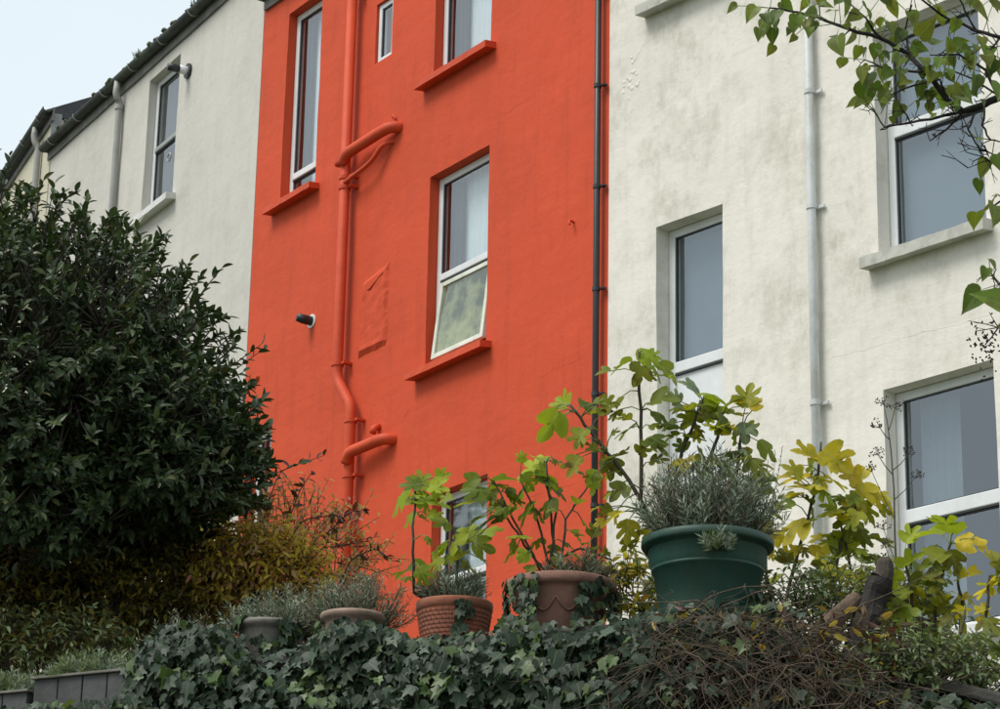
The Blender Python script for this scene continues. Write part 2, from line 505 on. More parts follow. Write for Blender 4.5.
class House:
    def __init__(self, name, label, p, h, u0, u1, z0, z1, mats, holes, amp=0.008, pitch=27, depth=8.0, fade=True):
        self.t = thing(name, label, 'house', (p[0], p[1], 0), math.atan2(-math.cos(h), math.sin(h)))
        self.u0, self.u1, self.z0, self.z1 = u0, u1, z0, z1
        us = {u0, u1}
        zs = {z0, z1}
        for a, b, c, d in holes:
            us |= {a, b}
            zs |= {c, d}

        def fill(s):
            s = sorted(s)
            o = []
            for a, b in zip(s, s[1:]):
                n = max(1, int((b - a) / 0.16))
                o += [a + (b - a) * k / n for k in range(n)]
            return o + [s[-1]]
        us, zs = fill(us), fill(zs)

        def yv(u, z):
            e = min(1, min(u - u0, u1 - u) / 0.4)
            return -amp * e * (noise.noise((u * 0.9, z * 0.7, p[0])) + 0.6 * noise.noise((u * 2.3, z * 2.1, p[1])))
        self.yv = yv
        w = MB()
        idx = {}
        for i, u in enumerate(us):
            for j, z in enumerate(zs):
                idx[i, j] = len(w.v)
                w.v.append((u, yv(u, z), z))

        def inhole(u, z):
            return any(a < u < b and c < z < d for a, b, c, d in holes)
        for i in range(len(us) - 1):
            for j in range(len(zs) - 1):
                if not inhole((us[i] + us[i + 1]) / 2, (zs[j] + zs[j + 1]) / 2):
                    w.f.append((idx[i, j], idx[i + 1, j], idx[i + 1, j + 1], idx[i, j + 1]))
        T = 0.32
        for a, b, c, d in holes:                      # reveals, following the uneven face
            ua = [u for u in us if a - 1e-6 <= u <= b + 1e-6]
            za = [z for z in zs if c - 1e-6 <= z <= d + 1e-6]
            for p0, p1 in zip(za, za[1:]):
                w.quad((a, yv(a, p0), p0), (a, yv(a, p1), p1), (a, T, p1), (a, T, p0))
                w.quad((b, yv(b, p1), p1), (b, yv(b, p0), p0), (b, T, p0), (b, T, p1))
            for p0, p1 in zip(ua, ua[1:]):
                w.quad((p1, yv(p1, c), c), (p0, yv(p0, c), c), (p0, T, c), (p1, T, c))
                w.quad((p0, yv(p0, d), d), (p1, yv(p1, d), d), (p1, T, d), (p0, T, d))
        # inner face, flanks and back make a closed building
        w.quad((u0, 0, z0), (u0, 0, z1), (u0, depth, z1), (u0, depth, z0))
        w.quad((u1, 0, z1), (u1, 0, z0), (u1, depth, z0), (u1, depth, z1))
        w.quad((u0, depth, z0), (u0, depth, z1), (u1, depth, z1), (u1, depth, z0))
        self.wall = w.build('wall', mats, self.t)
        tp = math.tan(R(pitch))
        zr = z1 + 0.05
        r = MB()
        prof = [(-0.12, zr - 0.02), (-0.12, zr + 0.05), (depth / 2, zr + 0.05 + (depth / 2 + 0.12) * tp), (depth + 0.2, zr + 0.05), (depth + 0.2, zr - 0.02)]
        r.extrude_x(prof, u0, u1)
        self.roof = r.build('roof', M['slate'], self.t)
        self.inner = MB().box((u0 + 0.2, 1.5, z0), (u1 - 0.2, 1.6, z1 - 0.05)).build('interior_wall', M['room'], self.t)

    def gutter(self, z, u0, u1, fascia=0.14, mat='gutter', n=9):
        f = MB().box((u0, -0.03, z - fascia), (u1, -0.003, z + 0.03)).build('fascia', M['fascia'], self.t)
        out = [(-0.10 + 0.068 * math.cos(a), z + 0.02 + 0.068 * math.sin(a)) for a in [math.pi + k * math.pi / 8 for k in range(9)]]
        inn = [(-0.10 + 0.060 * math.cos(a), z + 0.022 + 0.060 * math.sin(a)) for a in [2 * math.pi - k * math.pi / 8 for k in range(9)]]
        gt = MB().extrude_x(out + inn, u0, u1, 24)
        gt.v = [(a, b, c + 0.012 * noise.noise((a * 0.8, 0, z))) for a, b, c in gt.v]
        go = gt.build('gutter', M[mat], self.t, smooth=False)
        u = u0 + 0.35
        while u < u1:
            b = MB()
            b.tube([(u, -0.10 + 0.075 * math.cos(a), z + 0.02 + 0.075 * math.sin(a)) for a in [math.pi * 0.97 + k * math.pi * 1.06 / 8 for k in range(9)]], 0.009, 5)
            b.build('gutter_bracket', M['galv'], go)
            u += 0.92
        return go

    def window(self, a, b, c, d, frame='upvc', rail=None, rail_h=0.07, panel=None, sill=None, sill_mat='orange_paint', fw=0.075,
               drape=None, net=None, tilt=0, glass='glass', blind=False, rail_mat=None, setb=LEN, net_mat='curtain', net_low=True, sill_over=0.17, sill_h=0.085):
        g = 0.004
        fr = MB()
        y0, y1 = setb, setb + 0.07
        fr.box((a + g, y0, c + g), (a + fw, y1, d - g))
        fr.box((b - fw, y0, c + g), (b - g, y1, d - g))
        fr.box((a + fw + .0005, y0 + .002, d - fw), (b - fw - .0005, y1, d - g))
        fr.box((a + fw + .0005, y0 + .002, c + g), (b - fw - .0005, y1, c + fw))
        win = fr.build('window', M[frame], self.t, bevel=0.006)
        spans = [(c + fw, d - fw)]
        if rail:
            MB().box((a + fw + .001, y0 - 0.012, rail - rail_h / 2), (b - fw - .001, y1, rail + rail_h / 2)).build('rail', M[rail_mat or frame], win, bevel=0.008)
            MB().box((a + fw + .002, y0 - 0.004, rail - rail_h / 2 - 0.014), (b - fw - .002, y1 - .01, rail - rail_h / 2 - 0.0005)).build('seal', M['dark_rail'], win)
            spans = [(c + fw, rail - rail_h / 2 - 0.015), (rail + rail_h / 2, d - fw)]
        for k, (z0, z1) in enumerate(spans):
            if panel and k == 0:
                MB().box((a + fw + .001, y0 + 0.02, z0), (b - fw - .001, y1 - 0.01, z1)).build('panel', M['upvc'], win, bevel=0.004)
                continue
            if tilt and k == 0:      # a top-hung sash pushed open at the foot
                s = 0.05
                w_, h_ = (b - a - 2 * fw - .004), (z1 - z0 - .004)
                m = MB()
                m.box((0, 0, -h_), (s, 0.045, 0)).box((w_ - s, 0, -h_), (w_, 0.045, 0)).box((s + .0005, .001, -s), (w_ - s - .0005, 0.044, -.0005)).box((s + .0005, .001, -h_ + .0005), (w_ - s - .0005, 0.044, -h_ + s))
                so = m.build('sash', M['upvc_green'], win, bevel=0.005)
                so.location = (a + fw + .002, y0 - 0.002, z1 - .002)
                so.rotation_euler = (-R(tilt), 0, 0)
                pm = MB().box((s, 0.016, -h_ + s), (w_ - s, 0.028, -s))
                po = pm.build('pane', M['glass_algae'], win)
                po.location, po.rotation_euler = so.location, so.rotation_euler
                continue
            gl = 0.022      # dark gasket, then the glass
            q = MB()
            q.box((a + fw, y0 + 0.012, z0), (a + fw + 0.012, y1 - 0.03, z1)).box((b - fw - 0.012, y0 + 0.012, z0), (b - fw, y1 - 0.03, z1))
            q.box((a + fw + .0125, y0 + 0.013, z1 - 0.012), (b - fw - .0125, y1 - 0.03, z1)).box((a + fw + .0125, y0 + 0.013, z0), (b - fw - .0125, y1 - 0.03, z0 + 0.012))
            q.build('gasket', M['dark_rail'], win)
            MB().box((a + fw + .0125, y0 + gl, z0 + .0125), (b - fw - .0125, y0 + gl + 0.012, z1 - .0125)).build('pane', M[glass], win)
        if net:
            x0, x1 = a + net[0] * (b - a), b - net[1] * (b - a)
            m = MB()
            nn = 60
            for k in range(nn + 1):
                x = x0 + (x1 - x0) * k / nn
                y = setb + 0.15 + 0.007 * math.sin(x * 55 + math.sin(x * 13) * 1.5)
                m.v += [(x, y, (c if net_low else rail) + 0.02), (x, y, d - 0.02)]
            for k in range(nn):
                m.f.append((2 * k, 2 * k + 2, 2 * k + 3, 2 * k + 1))
            m.build('net_curtain', M[net_mat], win, smooth=True)
        if blind:
            MB().box((a + 0.01, setb + .12, c + 0.02), (b - 0.01, setb + .13, d - 0.02)).build('blind', M['blind'], win)  # added sheet that paints the reflected sky tone behind the panes
        if drape:
            m = MB()
            nn = 24
            x0, x1 = a + 0.01, a + drape * (b - a)
            for k in range(nn + 1):
                x = x0 + (x1 - x0) * k / nn
                y = setb + 0.115 + 0.02 * math.sin(x * 80)
                m.v += [(x, y, c + 0.02), (x, y, d - 0.02)]
            for k in range(nn):
                m.f.append((2 * k, 2 * k + 2, 2 * k + 3, 2 * k + 1))
            m.build('curtain', M['drape'], win, smooth=True)  # dark strip painted for the shaded gap beside the net, no real drape
        if sill:
            so = sill_over
            pr = [(-0.125, c - sill_h - 0.004), (-0.125, c - 0.022), (setb + 0.02, c + 0.006), (setb + 0.02, c - sill_h + .012), (0.01, c - sill_h + .012)]
            m = MB().extrude_x(pr, a - so, b + so * 0.55, 14)
            m.v = [(x, y + (0.006 * noise.noise((x * 9, z * 9, 3)) if y < 0 else 0), z + (0.005 * noise.noise((x * 11, 2, z * 5)) if y < 0 else 0)) for x, y, z in m.v]
            # the sill end that passes the opening must not run into the wall face as a loose end: it is let into the render
            m.build('sill', M[sill_mat], win)
        return win


def pipe_part(house, name, pts, r, mat, n=14):
    return MB().tube(pts, r, n).build(name, M[mat], house.t, smooth=True)


def arc(p0, p1, p2, n=6):
    p0, p1, p2 = Vector(p0), Vector(p1), Vector(p2)
    return [p0 * (1 - t) ** 2 + p1 * 2 * t * (1 - t) + p2 * t * t for t in [k / n for k in range(n + 1)]]


HO, HW, HL, HF = R(34.47), R(41.58), R(29.83), R(22.5)
PB = (0.93699, 22.0)
PL = (-2.73120, 27.34324)

# ---- orange house
o_win = [(-5.92, -5.19, 12.34, 14.62), (-4.06, -3.74, 13.32, 14.0), (-2.93, -1.92, 12.74, 14.7), (-2.93, -1.90, 9.68, 11.68), (-2.74, -1.82, 6.75, 8.39), (-6.34, -5.86, 8.25, 9.87)]
oh = House('orange_terraced_house', 'bright orange rendered terraced house between two pale houses', PB, HO, -6.48, 0.0, 4.2, 14.95, M['orange'], o_win, 0.010)
oh.window(*o_win[0], rail=12.66, rail_h=0.075, sill=True, drape=0.3, net=(0.26, 0.0))
oh.window(*o_win[1], setb=0.03, net=(0.05, 0.0), fw=0.06, sill=False)
oh.window(*o_win[2], rail=13.85, sill=True, drape=0.3, net=(0.28, 0.0))
oh.window(*o_win[3], rail=10.62, sill=True, drape=0.3, net=(0.25, 0.0), net_low=False, tilt=6.5)
oh.window(*o_win[4], rail=7.55, sill=True, drape=0.3, net=(0.28, 0.0))
oh.window(*o_win[5], sill=False, net=(0.0, 0.0))
oh.gutter(15.02, -6.45, -0.02, 0.16, 'pipe_grey')
# soil stack with its offset, collars and branches
sy = -0.10
st = pipe_part(oh, 'soil_pipe', [(-4.40, sy, 14.9), (-4.40, sy, 10.06)] + arc((-4.40, sy, 10.02), (-4.39, sy, 9.93), (-4.33, sy, 9.86)) + arc((-4.17, sy, 9.66), (-4.11, sy, 9.59), (-4.105, sy, 9.50)) + [(-4.105, sy, 9.4), (-4.10, sy, 4.5)], 0.054, 'orange_paint')
for z, u in ((12.02, -4.40), (12.13, -4.40), (10.10, -4.40), (9.43, -4.105), (8.86, -4.104), (8.24, -4.103), (14.2, -4.40)):
    MB().lathe([(0.052, -0.02), (0.064, -0.02), (0.064, 0.02), (0.052, 0.02)], 18, (u, sy, z)).build('collar', M['orange_paint'], st)
    MB().box((u - 0.02 + 0.09, sy, z - 0.012), (u + 0.12, -0.002, z + 0.012)).build('clip', M['orange_paint'], st)
MB().tube(arc((-4.40, sy - 0.03, 12.28), (-4.36, sy - 0.06, 12.36), (-4.2, sy - 0.03, 12.38)) + [(-3.75, sy - 0.01, 12.41)] + arc((-3.66, sy, 12.415), (-3.53, sy, 12.42), (-3.52, 0.03, 12.42)), 0.060, 14).build('waste_branch', M['orange_paint'], st, smooth=True)
MB().tube([(-4.40, sy - 0.02, 12.06)] + arc((-4.2, sy - 0.03, 12.08), (-3.95, sy - 0.02, 12.10), (-3.85, sy, 12.17)) + arc((-3.75, sy + .01, 12.25), (-3.66, sy + 0.02, 12.30), (-3.60, 0.03, 12.30)), 0.024, 10).build('waste_pipe', M['orange_paint'], st, smooth=True)
MB().lathe([(0.0, -0.05), (0.055, -0.05), (0.062, -0.03), (0.062, 0.03), (0.05, 0.035)], 16, (-4.48, sy - 0.02, 12.34)).build('access_cap', M['orange_paint'], st)
MB().tube(arc((-4.10, sy - 0.03, 8.99), (-4.06, sy - 0.06, 9.08), (-3.95, sy - 0.03, 9.09)) + [(-3.6, sy - 0.01, 9.1)] + arc((-3.54, sy, 9.1), (-3.45, sy, 9.1), (-3.44, 0.03, 9.1)), 0.058, 14).build('waste_branch', M['orange_paint'], st, smooth=True)
MB().tube([(-3.72, -0.005, 9.30), (-3.72, -0.06, 9.27), (-3.72, -0.075, 9.22)], 0.035, 10).build('overflow_stub', M['orange_paint'], st, smooth=True)
MB().tube(arc((-3.66, 0.0, 12.58), (-3.62, -0.05, 12.60), (-3.58, -0.02, 12.53)), 0.012, 6).build('old_hook', M['orange_paint'], oh.t)
# raised repair patch in the render
pm = MB()
nu, nz = 10, 14
for k in range(nu + 1):
    for j in range(nz + 1):
        u, z = -4.16 + 0.54 * k / nu, 10.12 + 0.80 * j / nz + 0.10 * k / nu * (j / nz) ** 3
        e = min(k, nu - k, j, nz - j)
        u += 0.03 * noise.noise((z * 4, u, 1)) * (e == 0)
        pm.v.append((u, -0.012 - (0.016 if e else -0.016) - 0.012 * noise.noise((u * 9, z * 9, 0)), z + 0.04 * noise.noise((u * 5, 4, 0)) * (e == 0)))
for k in range(nu):
    for j in range(nz):
        a = k * (nz + 1) + j
        pm.f.append((a, a + nz + 1, a + nz + 2, a + 1))
pm.build('repair_patch', M['orange'], oh.t)
MB().tube([(-4.13, -0.012, 10.80), (-3.95, -0.03, 10.80), (-3.72, -0.03, 10.90), (-3.64, -0.014, 10.93)], [0.003, 0.009, 0.008, 0.003], 6).build('render_ridge', M['orange'], oh.t)
# outlet vent, bolts
v = MB().lathe([(0.0, 0), (0.075, 0), (0.075, 0.012), (0.0, 0.012)], 18)
v.v = [(x - 5.11, -0.006 - z, y + 10.78) for x, y, z in v.v]
vo = v.build('vent_rose', M['upvc'], oh.t)
MB().tube([(-5.11, -0.015, 10.78), (-5.13, -0.11, 10.79), (-5.145, -0.17, 10.80)], [0.05, 0.05, 0.042], 12).build('vent_spout', M['pipe_black'], vo, smooth=True)
MB().tube([(-6.21, 0.0, 10.45), (-6.21, -0.035, 10.45)], [0.035, 0.022], 8).build('bolt_head', M['orange_paint'], oh.t)
MB().tube(arc((-0.52, 0.0, 10.45), (-0.52, -0.07, 10.47), (-0.50, -0.06, 10.41)), 0.012, 6).build('wall_hook', M['orange_paint'], oh.t)
random.seed(17)
for pts in ([(-1.8, 9.12), (-1.0, 9.10), (-0.25, 9.13)], [(-1.75, 11.9), (-1.2, 11.93), (-0.9, 11.9)], [(-3.9, 11.42), (-3.45, 11.40), (-3.0, 11.45)], [(-5.6, 9.95), (-5.1, 9.97), (-4.6, 9.94)], [(-3.3, 9.5), (-3.2, 9.33), (-3.35, 9.2)], [(-1.6, 8.0), (-0.9, 8.02), (-0.3, 7.98)]):
    pts_ = []
    for (a, b), (c, d) in zip(pts, pts[1:]):
        pts_ += [(a + (c - a) * k / 6 + random.uniform(-.012, .012), b + (d - b) * k / 6 + random.uniform(-.012, .012)) for k in range(6)]
    MB().tube([(u, oh.yv(u, z) + .001, z) for u, z in pts_], [.0008] + [.0022] * (len(pts_) - 2) + [.0008], 6).build('render_seam', M['orange'], oh.t, smooth=True)
# black pipe near the party line
bp = pipe_part(oh, 'black_downpipe', [(-0.085, -0.065, 15.0), (-0.095, -0.065, 4.4)], 0.029, 'pipe_black', 12)
for z in (13.9, 12.55, 11.62, 10.64, 9.67, 8.7, 7.7):
    MB().lathe([(0.027, -0.018), (0.036, -0.018), (0.036, 0.018), (0.027, 0.018)], 14, (-0.09, -0.065, z)).build('socket', M['pipe_black'], bp)
    MB().box((-0.055, -0.06, z - 0.012), (-0.006, -0.012, z + 0.004)).build('clip', M['pipe_black'], bp)

# ---- white house on the right
w_win = [(0.60, 1.38, 7.0, 10.07), (3.07, 4.14, 6.04, 8.03), (3.07, 4.14, 9.14, 11.1), (0.62, 1.40, 12.22, 13.6), (3.07, 4.14, 12.3, 14.2)]
wh = House('white_terraced_house', 'off-white rendered terraced house with grey stains and white downpipe', PB, HW, 0.0, 6.3, 4.2, 15.0, M['white'], w_win, 0.014)
wh.window(*w_win[0], setb=0.145, rail=8.80, rail_h=0.10, panel=True, blind=True, glass='glass_side', sill=True, sill_mat='stone_sill')
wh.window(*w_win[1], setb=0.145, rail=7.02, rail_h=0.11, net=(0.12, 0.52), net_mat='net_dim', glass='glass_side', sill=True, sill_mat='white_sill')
wh.window(*w_win[2], setb=0.145, rail=10.22, rail_h=0.11, blind=True, glass='glass_side', sill=True, sill_mat='stone_sill', sill_h=0.11, sill_over=0.1)
wh.window(*w_win[3], setb=0.145, rail=13.0, glass='glass_side', sill=True, sill_mat='stone_sill', blind=True, sill_h=0.11)
wh.window(*w_win[4], setb=0.145, rail=13.3, glass='glass_side', sill=True, sill_mat='stone_sill', blind=True)
wh.gutter(15.07, 0.02, 6.28, 0.16, 'pipe_grey')
wp = pipe_part(wh, 'white_downpipe', [(2.43, -0.065, 15.0), (2.44, -0.065, 4.4)], 0.037, 'pipe_white', 14)
for z in (13.6, 12.4, 10.74, 9.72, 8.05, 6.7):
    MB().lathe([(0.035, -0.02), (0.045, -0.02), (0.045, 0.02), (0.035, 0.02)], 16, (2.436, -0.065, z)).build('collar', M['pipe_white'], wp)
    MB().box((2.36, -0.035, z - 0.02), (2.54, -0.016, z + 0.01)).build('clip', M['pipe_white'], wp, bevel=0.003)
# joints and cracks proud of the render
for pts in ([(2.52, 8.42), (2.9, 8.40), (3.3, 8.41), (3.84, 8.385), (4.6, 8.40)], [(1.39, 10.07), (1.43, 10.2), (1.41, 10.9), (1.44, 11.4)], [(0.50, 12.10), (0.47, 11.9), (0.36, 11.78), (0.28, 11.70)]):
    pts_ = []
    for (a, b), (c, d) in zip(pts, pts[1:]):
        pts_ += [(a + (c - a) * k / 6 + random.uniform(-.012, .012), b + (d - b) * k / 6 + random.uniform(-.012, .012)) for k in range(6)]
    MB().tube([(u, wh.yv(u, z) + .0015, z) for u, z in pts_], [0.001] + [0.003] * (len(pts_) - 2) + [0.0015], 6).build('render_seam', M['white'], wh.t, smooth=True)
lump = MB()
random.seed(3)
for k in range(22):
    u, z, r = 0.27 + random.gauss(0, .05), 11.56 + random.gauss(0, .07), random.uniform(.008, .03)
    lump.lathe([(0, -r), (r * .7, -r * .7), (r, 0), (r * .7, r * .7), (0, r)], 7, (u, 0, z))
lump.v = [(x, wh.yv(x, z) + .002 + y * .22, z) for x, y, z in lump.v]
lump.build('flaked_render', M['white'], wh.t, smooth=True)

# ---- cream house on the left
l_win = [(-3.35, -2.40, 13.46, 15.30)]
lh = House('cream_terraced_house', 'cream rendered house left of the orange one with mossy gutter', PL, HL, -6.85, -0.012, 4.2, 15.55, M['cream'], l_win, 0.010)
lh.window(*l_win[0], rail=14.36, rail_h=0.06, rail_mat='galv', sill=True, sill_mat='white_sill', drape=0.45, net=(0.42, 0.0), sill_over=0.2, sill_h=0.10)
lg = lh.gutter(15.60, -6.8, -0.03, 0.15)
lp = pipe_part(lh, 'grey_downpipe', [(-4.16, -0.11, 15.58)] + arc((-4.16, -0.12, 15.45), (-4.16, -0.13, 15.38), (-4.18, -0.06, 15.33)) + [(-4.18, -0.06, 15.2), (-4.2, -0.06, 4.4)], 0.042, 'pipe_grey')
MB().lathe([(0.04, -0.03), (0.055, -0.03), (0.055, 0.03), (0.04, 0.03)], 14, (-4.18, -0.06, 15.24)).build('collar', M['pipe_grey'], lp)
fl = MB().tube([(-2.11, 0.02, 14.95), (-2.11, -0.13, 14.95)], 0.052, 14).build('flue_pipe', M['upvc'], lh.t, smooth=True)
MB().tube([(-2.11, -0.005, 14.95), (-2.11, -0.03, 14.95)], 0.095, 16).build('flue_collar', M['pipe_black'], fl)
MB().tube([(-2.11, -0.132, 14.95), (-2.12, -0.27, 14.95)], [0.05, 0.046], 12).build('flue_terminal', M['pipe_black'], fl, smooth=True)
MB().tube([(-2.47 + .05 * math.cos(a), -0.04, 13.96 + .05 * math.sin(a)) for a in [k * math.pi / 6 for k in range(13)]], 0.012, 6).build('wall_ring', M['galv'], lh.t)
ms = MB()
random.seed(11)
for k in range(150):
    u = random.choice([-0.75, -1.4, -2.3, -3.1, -3.9, -4.7, -5.6, -6.3]) + random.gauss(0, 0.22)
    u = max(-6.75, min(-0.05, u))
    r = random.uniform(0.012, 0.045)
    ms.lathe([(0, -r), (r * .8, -r * .5), (r, 0), (r * .7, r * .6), (0, r)], 6, (u, -0.1 + random.uniform(-.06, .06), 15.63 + random.uniform(-0.01, .02)))
mo = ms.build('moss', M['moss'], lg)
mo['kind'] = 'stuff'

wd = MB()
for k in range(90):
    u = random.choice([-1.55, -1.7, -3.55]) + random.gauss(0, .07)
    e = Vector((random.gauss(0, .06), random.gauss(0, .04), random.uniform(.05, .17)))
    p = Vector((u, -.1, 15.63))
    wd.tube([p, p + e * .6 + Vector((.01, 0, .01)), p + e], [.004, .006, .001], 4, False)
wd.build('gutter_weeds', M['moss'], lg)['kind'] = 'stuff'

# ---- far house, a step higher up the curve
ca, sa = math.sin(HL), -math.cos(HL)
PF = (PL[0] + ca * -6.86, PL[1] + sa * -6.86)
f_win = [(-3.2, -2.3, 13.9, 15.6)]
fh = House('far_pale_terraced_house', 'farthest pale house with raised eaves and dark slate verge', PF, HF, -7.0, 0.12, 4.2, 16.05, M['yellow'], f_win, 0.006)
fh.window(*f_win[0], rail=14.7, sill=True, sill_mat='white_sill', net=(0.3, 0))
fh.gutter(16.14, -6.95, 0.22, 0.16)
fp = pipe_part(fh, 'grey_downpipe', [(-0.42, -0.11, 16.1)] + arc((-0.42, -0.12, 16.0), (-0.42, -0.12, 15.9), (-0.40, -0.06, 15.82)) + [(-0.40, -0.06, 15.7), (-0.40, -0.06, 4.4)], 0.045, 'pipe_grey')
MB().box((0.125, -0.02, 15.75), (0.145, 0.12, 16.12)).build('lead_flashing', M['galv'], fh.t)

# ------------------------------------------------------------------ garden terrace and its retaining wall
WO = Vector((0.77, 9.5, 0))
WX = Vector((0.885, -0.4656, 0)).normalized()
WY = Vector((0.4656, 0.885, 0)).normalized()
WTOP = 3.76


def wl(px, py, off):
    """point on the plane parallel to the garden wall at local y = off"""
    q = ray(px, py)
    t = ((WO + WY * off - CAM).dot(WY)) / q.dot(WY)
    return CAM + q * t


def wloc(s, y, z):
    return WO + WX * s + WY * y + Vector((0, 0, z))


def wtop(s):
    t = min(1, max(0, (s - .38) / .45))
    q = min(1, max(0, (-2.38 - s) / .12))
    return WTOP - .36 * t * t * (3 - 2 * t) - .15 * q * q * (3 - 2 * q)


gm = MB()
gs, gy = [-30, -16, -8, -4, -2, 0, .4, .6, .8, 1, 2, 4, 8, 16, 30], [0.1, 1, 3, 6, 9, 12, 16, 24, 50, 90]
for y in gy:
    for s in gs:
        z = wtop(s) - .1 + (WTOP - wtop(s)) * min(1, y / 4) + min(1, max(0, (y - 0.5) / 11)) * 1.1 + 0.03 * noise.noise((s, y, 0))
        gm.v.append(tuple(wloc(s, y, z)))
for j in range(len(gy) - 1):
    for i in range(len(gs) - 1):
        a = j * len(gs) + i
        gm.f.append((a, a + 1, a + 1 + len(gs), a + len(gs)))
gd = gm.build('garden_terrace', M['garden'], smooth=True)
gd['kind'] = 'structure'

gw = thing('garden_wall', 'damp stone retaining wall hidden under ivy and dead stems', 'wall', tuple(WO), math.atan2(WX.y, WX.x))
m = MB()
ns, nz = 150, 26
for i in range(ns + 1):
    for j in range(nz + 1):
        s = -9 + 15 * i / ns
        z = (wtop(s) - .06) * j / nz
        m.v.append((s, -0.26 - 0.035 * noise.noise((s * 3.5, z * 5, 0)), z))
for i in range(ns):
    for j in range(nz):
        a = i * (nz + 1) + j
        m.f.append((a, a + nz + 1, a + nz + 2, a + 1))
for i in range(ns):
    a, b = -9 + 15 * i / ns, -9 + 15 * (i + 1) / ns
    m.quad((a, -0.26, wtop(a) - .06), (b, -0.26, wtop(b) - .06), (b, 0.22, wtop(b) - .06), (a, 0.22, wtop(a) - .06))
    m.quad((a, 0.22, 0), (a, 0.22, wtop(a) - .06), (b, 0.22, wtop(b) - .06), (b, 0.22, 0))
m.quad((-9, -0.26, 0), (-9, -0.26, 3.7), (-9, 0.22, 3.7), (-9, 0.22, 0))
m.quad((6, -0.26, 3.34), (6, -0.26, 0), (6, 0.22, 0), (6, 0.22, 3.34))
m.build('wall_face', M['stonewall'], gw)
random.seed(21)
s = -9.0
while s < 5.9:
    L_ = random.uniform(0.35, 0.6)
    L_ = min(L_, 6 - s)
    cm = MB().box((s + 0.006, -0.29 + random.uniform(-.015, .015), -.052), (s + L_ - 0.006, 0.235, -random.uniform(0, .012)))
    cm.v = [(x, y, z + wtop(x)) for x, y, z in cm.v]
    cm.build('coping_stone', M['stonewall'], gw, bevel=0.012)
    s += L_

# ------------------------------------------------------------------ leaf geometry
def leafgeo(half, fold=0.15, droop=0.25, cy=0.35, wav=0.0, ring=False):
    pts = half + [(-x, y) for x, y in half[::-1] if x > 1e-6]
    # closed outline: tip, right side, base, left side
    m = MB()

    def zz(x, y):
        return fold * abs(x) - droop * (y * y) + wav * math.sin(x * 17 + y * 9)
    m.v.append((0, cy, zz(0, cy)))
    m.uv.append((0.5, cy))
    n = len(pts)
    rings = (0.55, 1.0) if ring else (1.0,)
    for k_ in rings:
        for x, y in pts:
            x, y = x * k_, cy + (y - cy) * k_
            m.v.append((x, y, zz(x, y)))
            m.uv.append((x + 0.5, y))
    for k in range(n):
        m.f.append((0, 1 + (k + 1) % n, 1 + k))
        if ring:
            m.f.append((1 + k, 1 + (k + 1) % n, 1 + n + (k + 1) % n, 1 + n + k))
    return m


FIG5 = [(0, 1), (.09, .93), (.16, .8), (.15, .66), (.09, .54), (.2, .62), (.33, .74), (.45, .76), (.48, .64), (.42, .5), (.24, .36), (.38, .36), (.5, .3), (.5, .16), (.38, .05), (.2, -.03), (.07, -.06), (0, .02)]
FIG3 = [(0, 1), (.11, .93), (.2, .8), (.21, .64), (.15, .52), (.3, .58), (.46, .62), (.55, .52), (.5, .36), (.42, .2), (.32, .06), (.16, -.03), (.05, -.04), (0, .02)]
IVY = [(0, 1), (.12, .74), (.19, .6), (.36, .63), (.5, .6), (.4, .42), (.42, .28), (.5, .1), (.3, -.04), (.12, -.06), (0, .04)]
HEART = [(0, 1), (.06, .88), (.18, .72), (.3, .54), (.38, .36), (.4, .2), (.34, .05), (.2, -.05), (.07, -.03), (0, .04)]
ELL = [(0, 1), (.09, .9), (.19, .72), (.235, .5), (.2, .27), (.1, .09), (0, 0)]
SMALL = [(0, 1), (.14, .72), (.2, .42), (.12, .14), (0, 0)]
GEO = {
    'fig': [leafgeo(FIG5, .2, .34, wav=.03, ring=True), leafgeo(FIG5, .45, .15, wav=.04, ring=True), leafgeo(FIG3, .3, .4, wav=.03, ring=True), leafgeo(FIG3, -.2, .3, wav=.04, ring=True), leafgeo(FIG5, -.35, .45, wav=.04, ring=True)],
    'ivy': [leafgeo(IVY, .15, .15, .3), leafgeo(IVY, -.12, .25, .3), leafgeo(IVY, .3, .1, .3)],
    'heart': [leafgeo(HEART, .3, .3, .35, .01), leafgeo(HEART, .55, .2, .35, .01), leafgeo(HEART, .15, .45, .35, .02)],
    'ell': [leafgeo(ELL, .5, .18, .45), leafgeo(ELL, .35, .3, .45)],
    'small': [leafgeo(SMALL, .4, .2, .4)],
}
_meshes = {}


def leafmesh(kind, var, mat):
    k = (kind, var, mat)
    if k not in _meshes:
        me = GEO[kind][var].mesh('leaf_blade', kind != 'ell')
        me.materials.append(M[mat])
        _meshes[k] = me
    return _meshes[k]


def frame(p, d, n, s):
    d = d.normalized()
    n = (n - d * n.dot(d))
    if n.length < 1e-5:
        n = d.orthogonal()
    n.normalize()
    x = d.cross(n)
    return Matrix(((x.x * s, d.x * s, n.x * s, p.x), (x.y * s, d.y * s, n.y * s, p.y), (x.z * s, d.z * s, n.z * s, p.z), (0, 0, 0, 1)))


def rv():
    while True:
        v = Vector((random.uniform(-1, 1), random.uniform(-1, 1), random.uniform(-1, 1)))
        if 0.05 < v.length < 1:
            return v.normalized()


